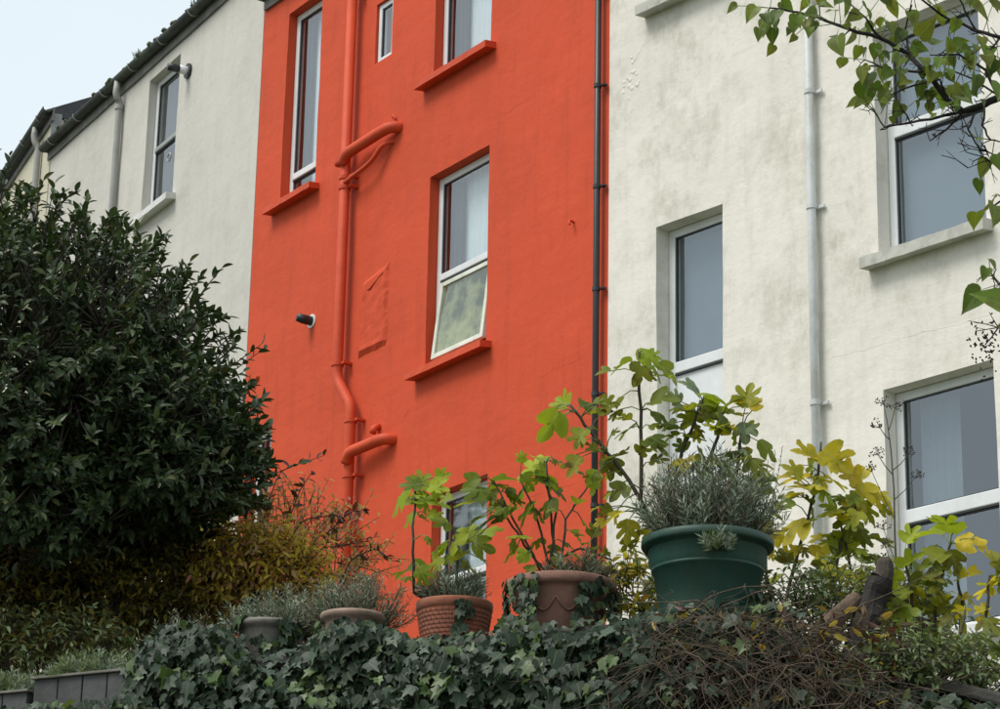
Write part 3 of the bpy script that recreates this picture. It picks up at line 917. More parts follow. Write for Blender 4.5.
class Leaves:
    """leaves of one plant: those that show largest become parts of their own, the rest one mass"""

    def __init__(self, parent, kind):
        self.p, self.kind, self.l = parent, kind, []

    def add(self, p, d, n, s, mat):
        self.l.append((frame(p, d, n, s), random.randrange(len(GEO[self.kind])), mat, s))

    def finish(self, limit=300, cell=9):
        scored = []
        cells = {}
        for i, (mx, var, mat, s) in enumerate(self.l):
            c = mx @ Vector((0, 0.45, 0))
            x, y, d = proj(c)
            if not (-5 < x < 1005 and -5 < y < 714):
                continue
            nrm = Vector((mx[0][2], mx[1][2], mx[2][2])).normalized()
            face = abs(nrm.dot((c - CAM).normalized()))
            k = (int(x / cell), int(y / cell))
            if k not in cells or cells[k][0] > d:
                cells[k] = (d, i, s / d * (0.25 + face))
        vis = sorted(cells.values(), key=lambda a: -a[2])
        own = {a[1] for a in vis[:limit]} if limit else set()
        base = self.p.location
        rest = {}
        for i, (mx, var, mat, s) in enumerate(self.l):
            if i in own:
                o = bpy.data.objects.new('leaf', leafmesh(self.kind, var, mat))
                col.objects.link(o)
                o.parent = self.p
                o.matrix_basis = Matrix.Translation(-base) @ mx
            else:
                rest.setdefault(mat, []).append((mx, var))
        for mat, ls in rest.items():
            m = MB()
            for mx, var in ls:
                gq = GEO[self.kind][var]
                b = len(m.v)
                for v in gq.v:
                    q = mx @ Vector(v) - base
                    m.v.append((q.x, q.y, q.z))
                m.uv += gq.uv
                m.f += [tuple(b + k for k in f) for f in gq.f]
            o = m.build('foliage', M[mat], self.p, smooth=(self.kind != 'ell'))
            o['kind'] = 'stuff'


def wander(p0, p1, n=5, amp=0.05):
    p0, p1 = Vector(p0), Vector(p1)
    o = []
    sd_ = random.uniform(0, 100)
    L_ = (p1 - p0).length
    for k in range(n + 1):
        t = k / n
        p = p0.lerp(p1, t)
        w = math.sin(math.pi * t) * amp * L_
        o.append(p + Vector((noise.noise((sd_, t * 2.5, 0)), noise.noise((sd_ + 7, t * 2.5, 3)), noise.noise((sd_ + 3, t * 2.5, 9)))) * w * 2)
    return o


def taper(a, b, n):
    return [a + (b - a) * k / (n - 1) for k in range(n)]


UP = Vector((0, 0, 1))

# ------------------------------------------------------------------ big evergreen shrub
random.seed(5)
SC = at(-4, 437, 12.3)
base = Vector((SC.x - 0.05, SC.y + 0.6, 3.72))
es = thing('evergreen_shrub', 'large dark glossy evergreen shrub in front of the cream house', 'shrub', tuple(base))
SR = 1.17
SC2 = at(143, 462, 12.0)
lv = Leaves(es, 'ell')
wood = MB()
wood.tube(wander(base - UP * 0.1, SC + Vector((0.05, 0, -0.25)), 6, .06), taper(.075, .04, 7), 9)
limbs = []
for k in range(26):
    d = rv()
    d.z = abs(d.z) * 0.9 - 0.15
    d.normalize()
    p0 = base.lerp(SC, random.uniform(.3, .9))
    p1 = SC + d * SR * random.uniform(.6, .85)
    w = wander(p0, p1, 5, .12)
    wood.tube(w, taper(.03, .009, 6), 6, False)
    limbs += w[2:]
for k in range(6200):
    d = rv()
    if d.z < -0.8:
        continue
    lump_ = 1 + 0.08 * noise.noise(d * 2.2) + 0.09 * noise.noise(d * 6.0)
    rr = SR * lump_ * (random.uniform(0.25, 1.0) ** 0.5)
    p = SC + Vector((d.x * 1.0, d.y * 0.95, d.z)) * rr
    if k % 5 == 0:      # the lower side lobe towards the orange house
        p = SC2 + d * rr * .47
    if p.z < SC.z - 0.50 - .45 * max(0, -(p.x - SC.x) + .8) + 0.12 * noise.noise((p.x * 2, p.y * 2, 0)):
        continue
    if noise.noise(p * 2.4 + Vector((5, 5, 5))) < -0.42:
        continue
    td = (d + UP * 0.45 + rv() * 0.5).normalized()
    L_ = random.uniform(.05, .11)
    if random.random() < 0.05 and rr > SR * .9:
        L_ = 0.22
    q = min(limbs, key=lambda a: (a - p).length_squared) if random.random() < 0.3 else None
    if q is not None:
        wood.tube([q, (q + p) / 2 + rv() * .03, p, p + td * L_], [.007, .005, .004, .002], 4, False)
    else:
        wood.tube([p - td * .12, p, p + td * L_], [.004, .004, .002], 4, False)
    nl = random.randint(7, 10)
    o1 = td.orthogonal().normalized()
    for j in range(nl):
        t = j / (nl - 1)
        a = j * 2.4 + k
        side = Matrix.Rotation(a, 3, td) @ o1
        ld = (side * (1.0 - 0.55 * t) + td * (0.45 + 0.6 * t) + rv() * .25).normalized()
        lv.add(p + td * L_ * t, ld, (td + UP * 0.5 + rv() * .35), random.choice([.036, .045, .052, .058, .066]) * random.uniform(.9, 1.1), 'l_camellia' if random.random() < .93 else 'l_camellia_new')
# loose sprigs that leave the outline
for (x0, y0, x1, y1) in [(190, 310, 222, 268), (225, 385, 262, 402), (140, 262, 165, 238), (235, 440, 262, 428), (60, 205, 78, 190), (180, 300, 190, 262), (150, 260, 158, 240)]:
    a, b = at(x0, y0, 12.0), at(x1, y1, 11.9)
    wood.tube([a, (a + b) / 2 + UP * .01, b], [.005, .004, .002], 4, False)
    for j in range(9):
        t = j / 8
        td = (b - a).normalized()
        side = Matrix.Rotation(j * 2.4, 3, td) @ td.orthogonal().normalized()
        lv.add(a.lerp(b, t), (td + side * .9).normalized(), UP + rv() * .4, random.uniform(.045, .065), 'l_camellia')
wood.build('branch_wood', M['bark'], es, True, world_verts=True)['kind'] = 'stuff'
lv.finish(300, 11)


# ------------------------------------------------------------------ autumn shrubs below and beside it
def bush(name, label, cat, base, ctr, rad, ntw, mats, size, stem_r=.012, nst=28, limit=0, droop=.2, group=None, seed=1, stemmat='bark', per=8):
    random.seed(seed)
    t = thing(name, label, cat, tuple(base), 0, group)
    lv = Leaves(t, 'small')
    w = MB()
    ends = []
    for k in range(nst):
        d = rv()
        d.z = abs(d.z)
        e = ctr + Vector((d.x * rad[0], d.y * rad[1], d.z * rad[2])) * random.uniform(.5, .95)
        pts = wander(base + rv() * 0.06, e, 6, .15)
        w.tube(pts, taper(stem_r, stem_r * .3, 7), 5, False)
        ends += pts[2:]
    for k in range(ntw):
        d = rv()
        f = (random.uniform(.15, 1.0)) ** .4 * (1 + .22 * noise.noise(d * 2.5 + Vector((seed, 0, 0))))
        p = ctr + Vector((d.x * rad[0], d.y * rad[1], d.z * rad[2])) * f
        if p.z < base.z + 0.03:
            continue
        td = (d + UP * .3 + rv() * .7).normalized()
        L_ = random.uniform(.06, .16)
        w.tube([p - td * .04, p, p + td * L_], [.003, .0025, .0012], 3, False)
        for j in range(per):
            tt = j / (per - 1)
            side = Matrix.Rotation(j * 2.4 + k, 3, td) @ td.orthogonal().normalized()
            lv.add(p + td * L_ * tt, (side + td * .5 - UP * droop).normalized(), UP + rv() * .7, size * random.uniform(.7, 1.25), random.choice(mats))
    w.build('stem_cluster', M[stemmat], t, world_verts=True)['kind'] = 'stuff'
    lv.finish(limit)
    return t


b0 = at(60, 640, 12.55)
bush('autumn_shrub', 'shaded olive and yellow deciduous shrub beneath the dark evergreen', 'shrub', Vector((b0.x, 12.55, 3.75)), at(80, 592, 12.5), (.95, .3, .27), 1500, ['l_olive', 'l_olive', 'l_autumn'], .042, seed=2)
bush('autumn_shrub', 'deep shaded yellow-brown shrub farther back under the evergreen', 'shrub', Vector((at(80, 640, 13.6).x, 13.6, 3.8)), at(70, 570, 13.6), (.95, .5, .46), 1400, ['l_autumn'], .05, seed=12)
b1 = at(290, 600, 13.0)
bush('russet_shrub', 'russet and pink-leaved shrub against the orange wall', 'shrub', Vector((b1.x, 13.0, 3.8)), at(295, 570, 13.0), (.44, .35, .40), 480, ['l_pink', 'l_pink', 'l_pink', 'l_rose'], .034, seed=3, stem_r=.008)
t = bush('yellowing_shrub', 'golden-leaved shrub between the dark evergreen and the russet one', 'shrub', Vector((at(255, 620, 12.3).x, 12.3, 3.72)), at(262, 578, 12.3), (.30, .2, .22), 480, ['l_gold', 'l_gold', 'l_pink'], .042, seed=8, stem_r=.008)

bush('low_undergrowth', 'dim low undergrowth behind the leftmost troughs', 'plant', Vector((at(20, 640, 11.7).x, 11.7, 3.62)), at(15, 655, 11.7), (.62, .2, .16), 420, ['l_olive', 'l_cover'], .04, .004, 14, seed=85)

# slender red-leaved shoots
random.seed(9)
rs = thing('red_leaved_shoots', 'slender arching shoots with dark red leaves before the orange wall', 'shrub', tuple(Vector((at(285, 600, 12.7).x, 12.7, 3.8))))
lv = Leaves(rs, 'small')
w = MB()
for path in ([(270, 600), (262, 520), (280, 470), (326, 455)], [(280, 600), (285, 530), (300, 490), (312, 472)], [(300, 600), (320, 540), (350, 512), (366, 510)], [(270, 590), (300, 520), (335, 515), (340, 517)], [(330, 610), (350, 560), (375, 548), (395, 562)], [(300, 600), (310, 550), (345, 545), (372, 540)]):
    pts = [at(x, y, 12.7 - 0.05 * i) for i, (x, y) in enumerate(path)]
    sm = []
    for i in range(len(pts) - 1):
        for k in range(5):
            sm.append(pts[i].lerp(pts[i + 1], k / 5))
    sm.append(pts[-1])
    sm = [sm[max(0, i - 1)] * .25 + q * .5 + sm[min(len(sm) - 1, i + 1)] * .25 for i, q in enumerate(sm)]
    w.tube(sm, taper(.006, .0018, len(sm)), 4, False)
    for i in range(6, len(sm)):
        for k in range(2):
            d = (sm[i] - sm[i - 1]).normalized()
            if random.random() < .75:
                lv.add(sm[i], (d * .6 + rv() * .9 - UP * .1).normalized(), UP + rv(), random.uniform(.035, .06), 'l_red')
w.build('stem_cluster', M['bark'], rs, world_verts=True)['kind'] = 'stuff'
lv.finish(100, 4)


# ------------------------------------------------------------------ pots
def pot(name, label, cat, c, prof, mat, soil_r, soil_z, n=40, rings=None, group=None):
    t = thing(name, label, cat, tuple(c), 0, group)
    MB().lathe(prof, n, wob=0.004).build('pot_body', M[mat], t, smooth=False).data.polygons.foreach_set('use_smooth', [True] * ((len(prof) - 1) * n))
    MB().lathe([(0.001, soil_z + .02), (soil_r * .6, soil_z + .015), (soil_r, soil_z)], n).build('soil', M['soil'], t)
    return t


ZP = WTOP + 0.001


def base_at(px, Y):
    p = at(px, 600, Y)
    # slide along the pixel column onto the wall-top height
    return Vector((p.x, Y, ZP))


gp_c = Vector((0.775, 9.5, ZP))
prof = [(0, 0), (.172, 0), (.178, .01), (.186, .06), (.208, .215), (.216, .219), (.217, .229), (.210, .233), (.213, .256), (.222, .260), (.223, .272), (.216, .276), (.22, .302), (.226, .306), (.252, .31), (.256, .318), (.255, .338), (.248, .343), (.232, .335), (.226, .25), (.2, .2)]
prof = [(r * .955, z) for r, z in prof]
gp = pot('green_planter', 'large dark green plastic planter with lavender and fig on the wall', 'planter', gp_c, prof, 'greenpot', .224, .30)
t2_c = Vector((0.245, 9.78, ZP))
prof2 = [(0, 0), (.115, 0), (.125, .012), (.145, .08), (.172, .18), (.176, .186), (.176, .192), (.196, .2), (.208, .205), (.212, .215), (.21, .236), (.2, .242), (.186, .236), (.175, .18), (.15, .1)]
t2 = pot('swag_terracotta_pot', 'wide weathered terracotta pot with raised swags and pale rim', 'pot', t2_c, prof2, 'old_terracotta', .178, .205)
for a0 in [-2.9, -2.3, -1.7, -1.1, -.5, .1]:      # swags in relief
    pts = []
    for k in range(9):
        a = a0 + .6 * k / 8
        z = .155 - .05 * math.sin(math.pi * k / 8)
        r = .118 + z * .30 + .006
        pts.append((r * math.cos(a), r * math.sin(a), z))
    MB().tube(pts, .004, 6).build('swag', M['old_terracotta'], t2, smooth=True)
t1_c = Vector((-0.155, 10.0, ZP))
prof1 = [(0, 0), (.112, 0), (.115, .01)]
zz = .02
while zz < .165:
    r = .115 + zz * .155
    prof1 += [(r, zz), (r + .0016, zz + .003), (r + .0016, zz + .0125), (r, zz + .0145)]
    zz += .0165
prof1 += [(.141, .17), (.147, .174), (.149, .2), (.147, .206), (.135, .206), (.13, .17), (.12, .1)]
t1 = pot('basketweave_terracotta_pot', 'small orange terracotta pot with basketweave pattern on the wall', 'pot', t1_c, prof1, 'terracotta', .134, .18)
for row in range(9):      # upright strands of the weave
    z0 = .02 + row * .0165
    r = .115 + z0 * .155 + .003
    m = MB()
    for k in range(36):
        a = 2 * math.pi * (k + .5 * (row % 2)) / 36
        m.tube([(r * math.cos(a), r * math.sin(a), z0 + .001), (r * math.cos(a), r * math.sin(a), z0 + .0135)], .0030, 4)
    m.build('weave_band', M['terracotta'], t1)
t0_c = Vector((-0.895, 10.36, ZP))
prof0 = [(0, 0), (.082, 0), (.09, .03), (.112, .15), (.114, .164), (.13, .17), (.135, .184), (.131, .194), (.115, .188), (.1, .12)]
t0 = pot('grey_stone_pot', 'grey weathered pot half swallowed by ivy', 'pot', t0_c, prof0, 'stonepot', .112, .17)
tb_c = Vector((-0.555, 10.22, ZP))
tb = pot('beige_clay_pot', 'ivy-covered clay pot showing only its pale beige rim', 'pot', tb_c, [(r * .95, z * 1.06) for r, z in prof0], 'beigepot', .107, .18)
# left troughs
def trough(label, s0, s1, zt, y=-.16):
    t = thing('planter_trough', label, 'planter', tuple(wloc((s0 + s1) / 2, y, wtop(-4) + .002)), math.atan2(WX.y, WX.x), 'grey troughs at the left end of the wall')
    L_, D, H = s1 - s0, .22, zt - wtop(-4) - .002
    n = 4
    for k in range(n):     # upright boards of the front
        x0 = -L_ / 2 + L_ * k / n
        MB().box((x0 + .003, -D / 2 - .001 * (k % 2), 0), (x0 + L_ / n - .003, -D / 2 + .015, H - .012)).build('board', M['trough'], t, bevel=.003)
    MB().box((-L_ / 2 + .003, -D / 2 + .016, 0), (-L_ / 2 + .016, D / 2, H - .012)).box((L_ / 2 - .016, -D / 2 + .016, 0), (L_ / 2 - .003, D / 2, H - .012)).box((-L_ / 2 + .017, D / 2 - .014, 0), (L_ / 2 - .017, D / 2, H - .012)).build('trough_shell', M['trough'], t)
    rm = MB()
    rm.box((-L_ / 2 - .008, -D / 2 - .014, H - .011), (L_ / 2 + .008, -D / 2 + .02, H)).box((-L_ / 2 - .008, D / 2 - .02, H - .011), (L_ / 2 + .008, D / 2 + .014, H))
    rm.box((-L_ / 2 - .008, -D / 2 + .0205, H - .011), (-L_ / 2 + .025, D / 2 - .0205, H)).box((L_ / 2 - .025, -D / 2 + .0205, H - .011), (L_ / 2 + .008, D / 2 - .0205, H))
    rm.build('rim', M['stonepot'], t, bevel=.003)
    MB().box((-L_ / 2 + .02, -D / 2 + .02, H - .05), (L_ / 2 - .02, D / 2 - .02, H - .018)).build('soil', M['soil'], t)
    return t


def s_of(px, py, off):
    p = wl(px, py, off)
    return (p - WO).dot(WX), p.z


sa0, za0 = s_of(34, 680, -.27)
sa1, za1 = s_of(133, 665, -.27)
trough('longer grey trough with grassy plants beside the ivy', sa0, sa1, (za0 + za1) / 2)
sb0, zb0 = s_of(-70, 695, -.27)
sb1, zb1 = s_of(28, 688, -.27)
trough('leftmost grey trough, cut off by the left frame edge', sb0, sb1, zb1 - .005)


# ------------------------------------------------------------------ lavender and other mounds
def lavender(label, base, ctr_z, rx, ry, h, nst, mats, seed, blade=.03, wid=.0042, woody=True, name='lavender_plant', cat='plant', group='lavender plants in the pots'):
    random.seed(seed)
    t = thing(name, label, cat, tuple(base), 0, group)
    ms = {k: MB() for k in set(mats)}
    w = MB()
    for k in range(nst):
        a = random.uniform(0, 2 * math.pi)
        f = math.sqrt(random.random())
        lean = f * random.uniform(.7, 1.1)
        root = Vector((math.cos(a) * rx * .35 * f, math.sin(a) * ry * .35 * f, 0))
        tip = Vector((math.cos(a) * rx * lean, math.sin(a) * ry * lean, h * (1 - .5 * f * f) * random.uniform(.55, 1.25)))
        mid = root.lerp(tip, .5) + Vector((math.cos(a) * rx, math.sin(a) * ry, 0)) * .12 * f - UP * h * .08 * f
        pts = arc(root, mid, tip, 6)
        if woody:
            w.tube(pts, taper(.0028, .001, 7), 3, False)
        mb = ms[random.choice(mats)]
        for j in range(24):
            tt = .2 + .8 * (j / 23)
            i = min(5, int(tt * 6))
            p = pts[i].lerp(pts[i + 1], tt * 6 - i)
            d = (pts[i + 1] - pts[i]).normalized()
            side = Matrix.Rotation(j * 1.9 + k, 3, d) @ d.orthogonal().normalized()
            ld = (d * random.uniform(.5, 1.1) + side * .8).normalized()
            L_ = blade * random.uniform(.7, 1.3)
            ww = ld.cross(rv()).normalized() * wid / 2
            q = len(mb.v)
            e = p + ld * L_
            mm = p + ld * L_ * .5
            mb.v += [tuple(p), tuple(mm + ww), tuple(e), tuple(mm - ww)]
            mb.uv += [(.5, 0), (.9, .5), (.5, 1), (.1, .5)]
            mb.f.append((q, q + 1, q + 2, q + 3))
    for k, mb in ms.items():
        o = mb.build('foliage', M[k], t)
        o['kind'] = 'stuff'
    if woody:
        w.build('stem_cluster', M['bark'], t)['kind'] = 'stuff'
    return t


lavender('bushy grey-green lavender filling the green planter', gp_c + UP * .31, 0, .285, .25, .33, 380, ['l_lavender', 'l_lavender', 'l_lavender', 'l_lavender_dry'], 31, .038, .0055)
lavender('straggly lavender in the swagged terracotta pot', t2_c + UP * .22 + Vector((.06, 0, 0)), 0, .17, .15, .13, 130, ['l_lavender', 'l_lavender_dry', 'l_lavender_dry'], 32)
lavender('low lavender in the basketweave pot', t1_c + UP * .19, 0, .17, .14, .14, 130, ['l_lavender', 'l_lavender', 'l_lavender_dry'], 33)
lavender('lavender growing in the beige-rimmed pot', tb_c + UP * .15 + Vector((.02, 0.05, 0)), 0, .24, .16, .22, 170, ['l_lavender', 'l_lavender_dry'], 34)
lavender('lavender spilling behind the grey pot', t0_c + UP * .15 + Vector((.05, 0.05, 0)), 0, .26, .17, .17, 180, ['l_lavender', 'l_lavender', 'l_lavender_dry'], 35)
lp_ = wl(185, 650, .05)
lavender('short lavender tuft in the ivy next to the troughs', Vector((lp_.x, lp_.y, ZP)), 0, .22, .16, .25, 150, ['l_lavender', 'l_lavender_dry'], 36)
for px, lab, sd_ in ((95, 'grassy green tuft in the longer trough', 41), (10, 'grassy tuft in the leftmost trough', 42)):
    p = wl(px, 690, -.16)
    lavender(lab, Vector((p.x, p.y, (za0 + za1) / 2 - .03 if px > 50 else zb1 - .03)), 0, .22, .1, .12, 190, ['l_cover', 'l_lavender'], sd_, .03, .005, False, 'trough_plant', group='plants in the troughs')
tp_ = gp_c + Vector((0.02, -.24, .24))
lavender('small lavender sprig hanging on the front of the green planter', tp_, 0, .07, .03, .08, 26, ['l_lavender', 'l_cover'], 43, .03, .005, False, 'lavender_sprig')


# ------------------------------------------------------------------ figs
def fig(label, base, Y, stems, leaves, seed, rstem=.009, group='fig plants'):
    random.seed(seed)
    t = thing('fig_plant', label, 'plant', tuple(base), 0, group)
    nodes = []
    for path in stems:
        pts = [at(x, y, Y + random.uniform(-.03, .03)) for x, y in path]
        sm = []
        for i in range(len(pts) - 1):
            for k in range(4):
                sm.append(pts[i].lerp(pts[i + 1], k / 4) + rv() * .004)
        sm.append(pts[-1])
        if (pts[0] - base).length < 1.2 and path[0][1] > 470:
            sm = [base + rv() * .03 + UP * .02] + sm
        MB().tube(sm, taper(rstem, rstem * .55, len(sm)), 6).build('stem', M['stem'], t, True, world_verts=True)
        nodes += sm[1:]
    pet = MB()
    extra = [(x + random.uniform(-22, 22), y + random.uniform(-8, 22), s * random.uniform(.5, .75), mat) for x, y, s, mat in leaves for _ in range(3) if random.random() < .62]
    for (x, y, s, mat) in leaves + extra:
        Yl = Y + random.uniform(-.12, .10)
        c = at(x, y, Yl)
        dpm = (c - CAM).dot(CF) / FPX
        size = s * dpm * random.uniform(.68, .9)
        q = min(nodes, key=lambda a: (a - c).length)
        away = c - q
        away.y *= .4
        if away.length < .01:
            away = rv()
        d = (away.normalized() + rv() * .35 - UP * .25).normalized()
        nrm = (UP * random.uniform(.2, 1.2) + Vector((0, -1, 0)) * random.uniform(.1, 1.1) + Vector((random.uniform(-.8, .8), 0, 0)))
        b = c - d * size * .42
        pet.tube([q, (q + b) / 2 + UP * .012, b], [.0028, .0022, .002], 4, False)
        nn = (nrm - d * nrm.dot(d))
        mx = frame(b, d, nn, size)
        var = random.randrange(5)
        o = bpy.data.objects.new('leaf', leafmesh('fig', var, mat))
        col.objects.link(o)
        o.parent = t
        o.matrix_basis = Matrix.Translation(-base) @ mx
    pet.build('leaf_stalks', M['petiole'], t, True, world_verts=True)['kind'] = 'stuff'
    return t


G_, B_, Y_, D_, P_ = 'l_fig', 'l_fig_bright', 'l_fig_yellow', 'l_fig_dull', 'l_fig_pale'
fig('tall fig rising behind the lavender in the green planter', gp_c + UP * .29 + Vector((0, .05, 0)), 9.6,
    [[(640, 510), (641, 430), (639, 352)], [(650, 515), (622, 470), (590, 432), (570, 405)], [(668, 510), (682, 450), (703, 402)], [(735, 510), (737, 470), (742, 428)], [(690, 500), (715, 445), (722, 415)]],
    [(650, 356, 36, B_), (621, 364, 38, G_), (668, 371, 38, G_), (640, 372, 30, D_), (613, 402, 36, D_), (660, 398, 38, G_), (684, 408, 34, G_), (626, 430, 38, G_), (655, 444, 40, D_), (672, 422, 34, G_), (600, 412, 30, D_), (588, 404, 32, G_), (562, 402, 36, B_), (552, 424, 44, B_), (580, 438, 34, G_), (574, 466, 34, D_), (602, 447, 28, D_), (612, 468, 28, D_), (594, 476, 26, B_), (620, 455, 28, D_), (693, 388, 34, P_), (712, 392, 36, B_), (728, 403, 36, G_), (708, 412, 38, G_), (722, 420, 36, G_), (748, 396, 36, Y_), (690, 420, 32, D_), (735, 414, 30, D_), (716, 428, 32, Y_), (694, 438, 34, G_), (745, 430, 30, P_), (768, 448, 36, G_), (736, 448, 38, D_), (757, 462, 34, D_), (762, 482, 34, D_), (705, 458, 34, D_), (726, 470, 32, G_), (684, 462, 30, Y_), (620, 490, 28, D_), (614, 515, 28, Y_), (628, 528, 30, Y_), (746, 505, 30, Y_), (765, 522, 32, Y_), (745, 540, 28, Y_), (640, 540, 26, D_), (733, 492, 30, D_)], 51)
fig('young fig with one upright stem in the basketweave pot', t1_c + UP * .17, 9.95,
    [[(414, 592), (413, 540), (415, 487)], [(456, 592), (457, 562), (456, 548)]],
    [(424, 480, 38, B_), (399, 498, 42, B_), (428, 499, 44, B_), (412, 484, 28, G_), (438, 488, 30, B_), (455, 540, 42, B_), (438, 545, 36, B_), (470, 528, 40, B_), (482, 545, 30, G_), (462, 556, 32, G_), (424, 571, 40, B_), (405, 570, 34, G_), (445, 520, 28, G_)], 52, .007)
fig('spreading fig with many thin stems in the swagged pot', t2_c + UP * .2, 9.8,
    [[(556, 575), (552, 520), (546, 462)], [(545, 578), (520, 530), (494, 482)], [(548, 575), (525, 545), (508, 520), (500, 502)], [(560, 570), (566, 520), (590, 482)], [(560, 560), (580, 548), (612, 560)], [(552, 575), (538, 520), (520, 478)], [(550, 572), (556, 510), (545, 480)]],
    [(530, 468, 40, B_), (503, 478, 40, G_), (478, 488, 38, G_), (520, 488, 42, G_), (546, 478, 34, G_), (492, 500, 34, D_), (503, 512, 36, G_), (560, 492, 30, D_), (526, 512, 38, G_), (520, 534, 34, B_), (510, 552, 30, G_), (485, 522, 38, P_), (466, 500, 30, G_), (548, 505, 32, D_), (535, 540, 28, D_), (575, 535, 26, D_), (596, 530, 24, D_), (560, 462, 24, G_), (540, 458, 26, B_), (588, 548, 22, G_)], 53, .006)
r1b = at(800, 610, 10.4)
fig('yellowing fig behind the cut stump beside the white downpipe', Vector((r1b.x, 10.4, 3.75)), 10.3,
    [[(785, 600), (805, 530), (818, 480), (821, 442)], [(830, 600), (842, 540), (862, 490)], [(842, 610), (850, 570), (840, 520)], [(770, 600), (765, 560), (770, 520)]],
    [(806, 454, 40, Y_), (797, 474, 42, Y_), (836, 460, 44, Y_), (848, 474, 42, Y_), (803, 486, 38, Y_), (826, 490, 36, G_), (795, 527, 44, Y_), (777, 512, 34, D_), (832, 508, 36, Y_), (848, 502, 36, G_), (862, 494, 40, Y_), (878, 492, 34, Y_), (850, 520, 40, D_), (866, 530, 40, D_), (834, 540, 38, G_), (852, 548, 42, G_), (872, 556, 38, G_), (846, 572, 40, D_), (826, 572, 36, D_), (882, 542, 34, D_), (815, 515, 30, D_), (822, 548, 34, Y_), (775, 540, 30, Y_), (788, 500, 30, G_), (860, 575, 36, Y_), (815, 595, 30, G_), (838, 595, 30, D_), (785, 555, 26, D_), (772, 575, 28, G_), (868, 510, 34, G_), (812, 470, 32, G_)], 54, .008)
r2b = at(928, 650, 9.25)
fig('olive and yellow fig in front of the lower right window', Vector((r2b.x, 9.25, 3.36)), 9.2,
    [[(928, 690), (938, 590), (950, 545)], [(915, 690), (912, 590), (905, 560)], [(955, 690), (962, 600), (958, 578)]],
    [(946, 522, 46, B_), (968, 540, 44, Y_), (930, 532, 40, B_), (936, 556, 48, G_), (955, 560, 36, D_), (912, 560, 44, G_), (925, 585, 48, D_), (944, 588, 44, D_), (908, 590, 44, D_), (932, 612, 44, Y_), (952, 605, 36, D_), (905, 615, 40, G_), (940, 630, 36, D_), (965, 576, 30, Y_), (890, 580, 36, G_), (895, 608, 36, D_), (920, 640, 34, D_)], 55, .008)
r3b = at(990, 680, 9.0)
fig('dark-leaved fig at the right frame edge above the wall', Vector((r3b.x, 9.0, 3.35)), 9.0,
    [[(985, 710), (985, 620), (990, 575)], [(960, 710), (958, 640), (965, 610)], [(1005, 710), (1003, 610), (1002, 550)]],
    [(986, 588, 40, Y_), (975, 604, 34, Y_), (1000, 560, 44, D_), (1002, 585, 40, D_), (990, 620, 36, D_), (962, 628, 40, D_), (955, 648, 42, D_), (984, 645, 50, G_), (940, 650, 36, D_), (925, 668, 34, G_), (960, 690, 36, D_), (1005, 650, 44, D_), (978, 675, 38, D_), (1000, 630, 40, G_), (970, 662, 44, G_), (995, 668, 46, G_), (945, 668, 34, G_), (985, 690, 44, G_)], 56, .008)

# ------------------------------------------------------------------ ivy on the wall
random.seed(61)
iv = thing('ivy_curtain', 'dark green ivy hanging over the wall below the pots', 'ivy', tuple(wloc(-1.2, -.3, 2.4)))
lv = Leaves(iv, 'ivy')
prof_top = [(-200, 700), (20, 704), (60, 700), (100, 700), (124, 690), (132, 660), (150, 632), (180, 622), (225, 628), (245, 655), (275, 672), (300, 655), (320, 628), (350, 622), (400, 632), (415, 642), (440, 646), (470, 646), (495, 632), (510, 612), (530, 630), (570, 634), (600, 628), (630, 618), (650, 612), (700, 622), (760, 618), (800, 640), (860, 680), (1000, 705), (1200, 705)]


def ptop(px):
    for (a, b), (c, d) in zip(prof_top, prof_top[1:]):
        if a <= px <= c:
            return b + (d - b) * (px - a) / (c - a)
    return 705


ivs = MB()
cnt = 0
for k in range(18500):
    px = random.uniform(-150, 1150)
    yt = ptop(px)
    py = yt + (random.random() ** 1.2) * 260
    dens = 1.0
    if px > 640:
        dens = max(.38, 1 - (px - 640) / 90)
        if py < yt + 25:
            dens = min(1, dens + .25)
    if px < 125:
        dens = .35
    if random.random() > dens * (1 if py < 720 else .5):
        continue
    depth = random.random()
    bul = .04 + .17 * (0.5 + 0.5 * noise.noise((px * .012, py * .014, 0))) + .05 * min(1, (py - yt) / 40)
    off = -.29 - bul * (1 - depth * .8)
    p = wl(px, py, off)
    d = (-UP * random.uniform(.2, 1.1) + WX * random.uniform(-.9, .9) - WY * random.uniform(0, .5)).normalized()
    nrm = -WY * random.uniform(.3, 1.1) + UP * random.uniform(.1, 1.0) + rv() * .6
    mat = 'l_ivy'
    yg = noise.noise((px * .02, py * .03, 7))
    if (yg > .28 and random.random() < .55) or random.random() < .03:
        mat = 'l_ivy_young'
    lv.add(p, d, nrm, random.choice([.022, .030, .036, .042, .050, .064]) * random.uniform(.9, 1.15), mat)
    cnt += 1
# ivy that climbs onto the pot rims
for (cc, rad_, zr, a0, a1, n) in ((t2_c, .2, .23, -3.4, -2.05, 110), (t2_c, .2, .22, -1.35, .3, 90), (t0_c, .128, .19, -3.2, -2.2, 50), (t0_c, .128, .19, -1.15, -.2, 60), (t0_c, .118, .12, -3.1, 0, 80), (tb_c, .13, .16, -3.2, 0, 90), (t1_c, .145, .18, -1.55, -1.15, 22), (t1_c, .15, .06, -3.0, 0, 30), (gp_c, .23, .06, -3.0, -.2, 60), (gp_c, .22, .12, -1.3, -.3, 22)):
    for k in range(n):
        a = random.uniform(a0, a1)
        z = zr * random.uniform(.15, 1.05)
        p = cc + Vector((math.cos(a) * (rad_ + .012), math.sin(a) * (rad_ + .012), z))
        o = Vector((math.cos(a), math.sin(a), 0))
        lv.add(p, (-UP + rv() * .6).normalized(), o + UP * .4 + rv() * .3, random.uniform(.028, .046), 'l_ivy' if random.random() < .85 else 'l_ivy_young')
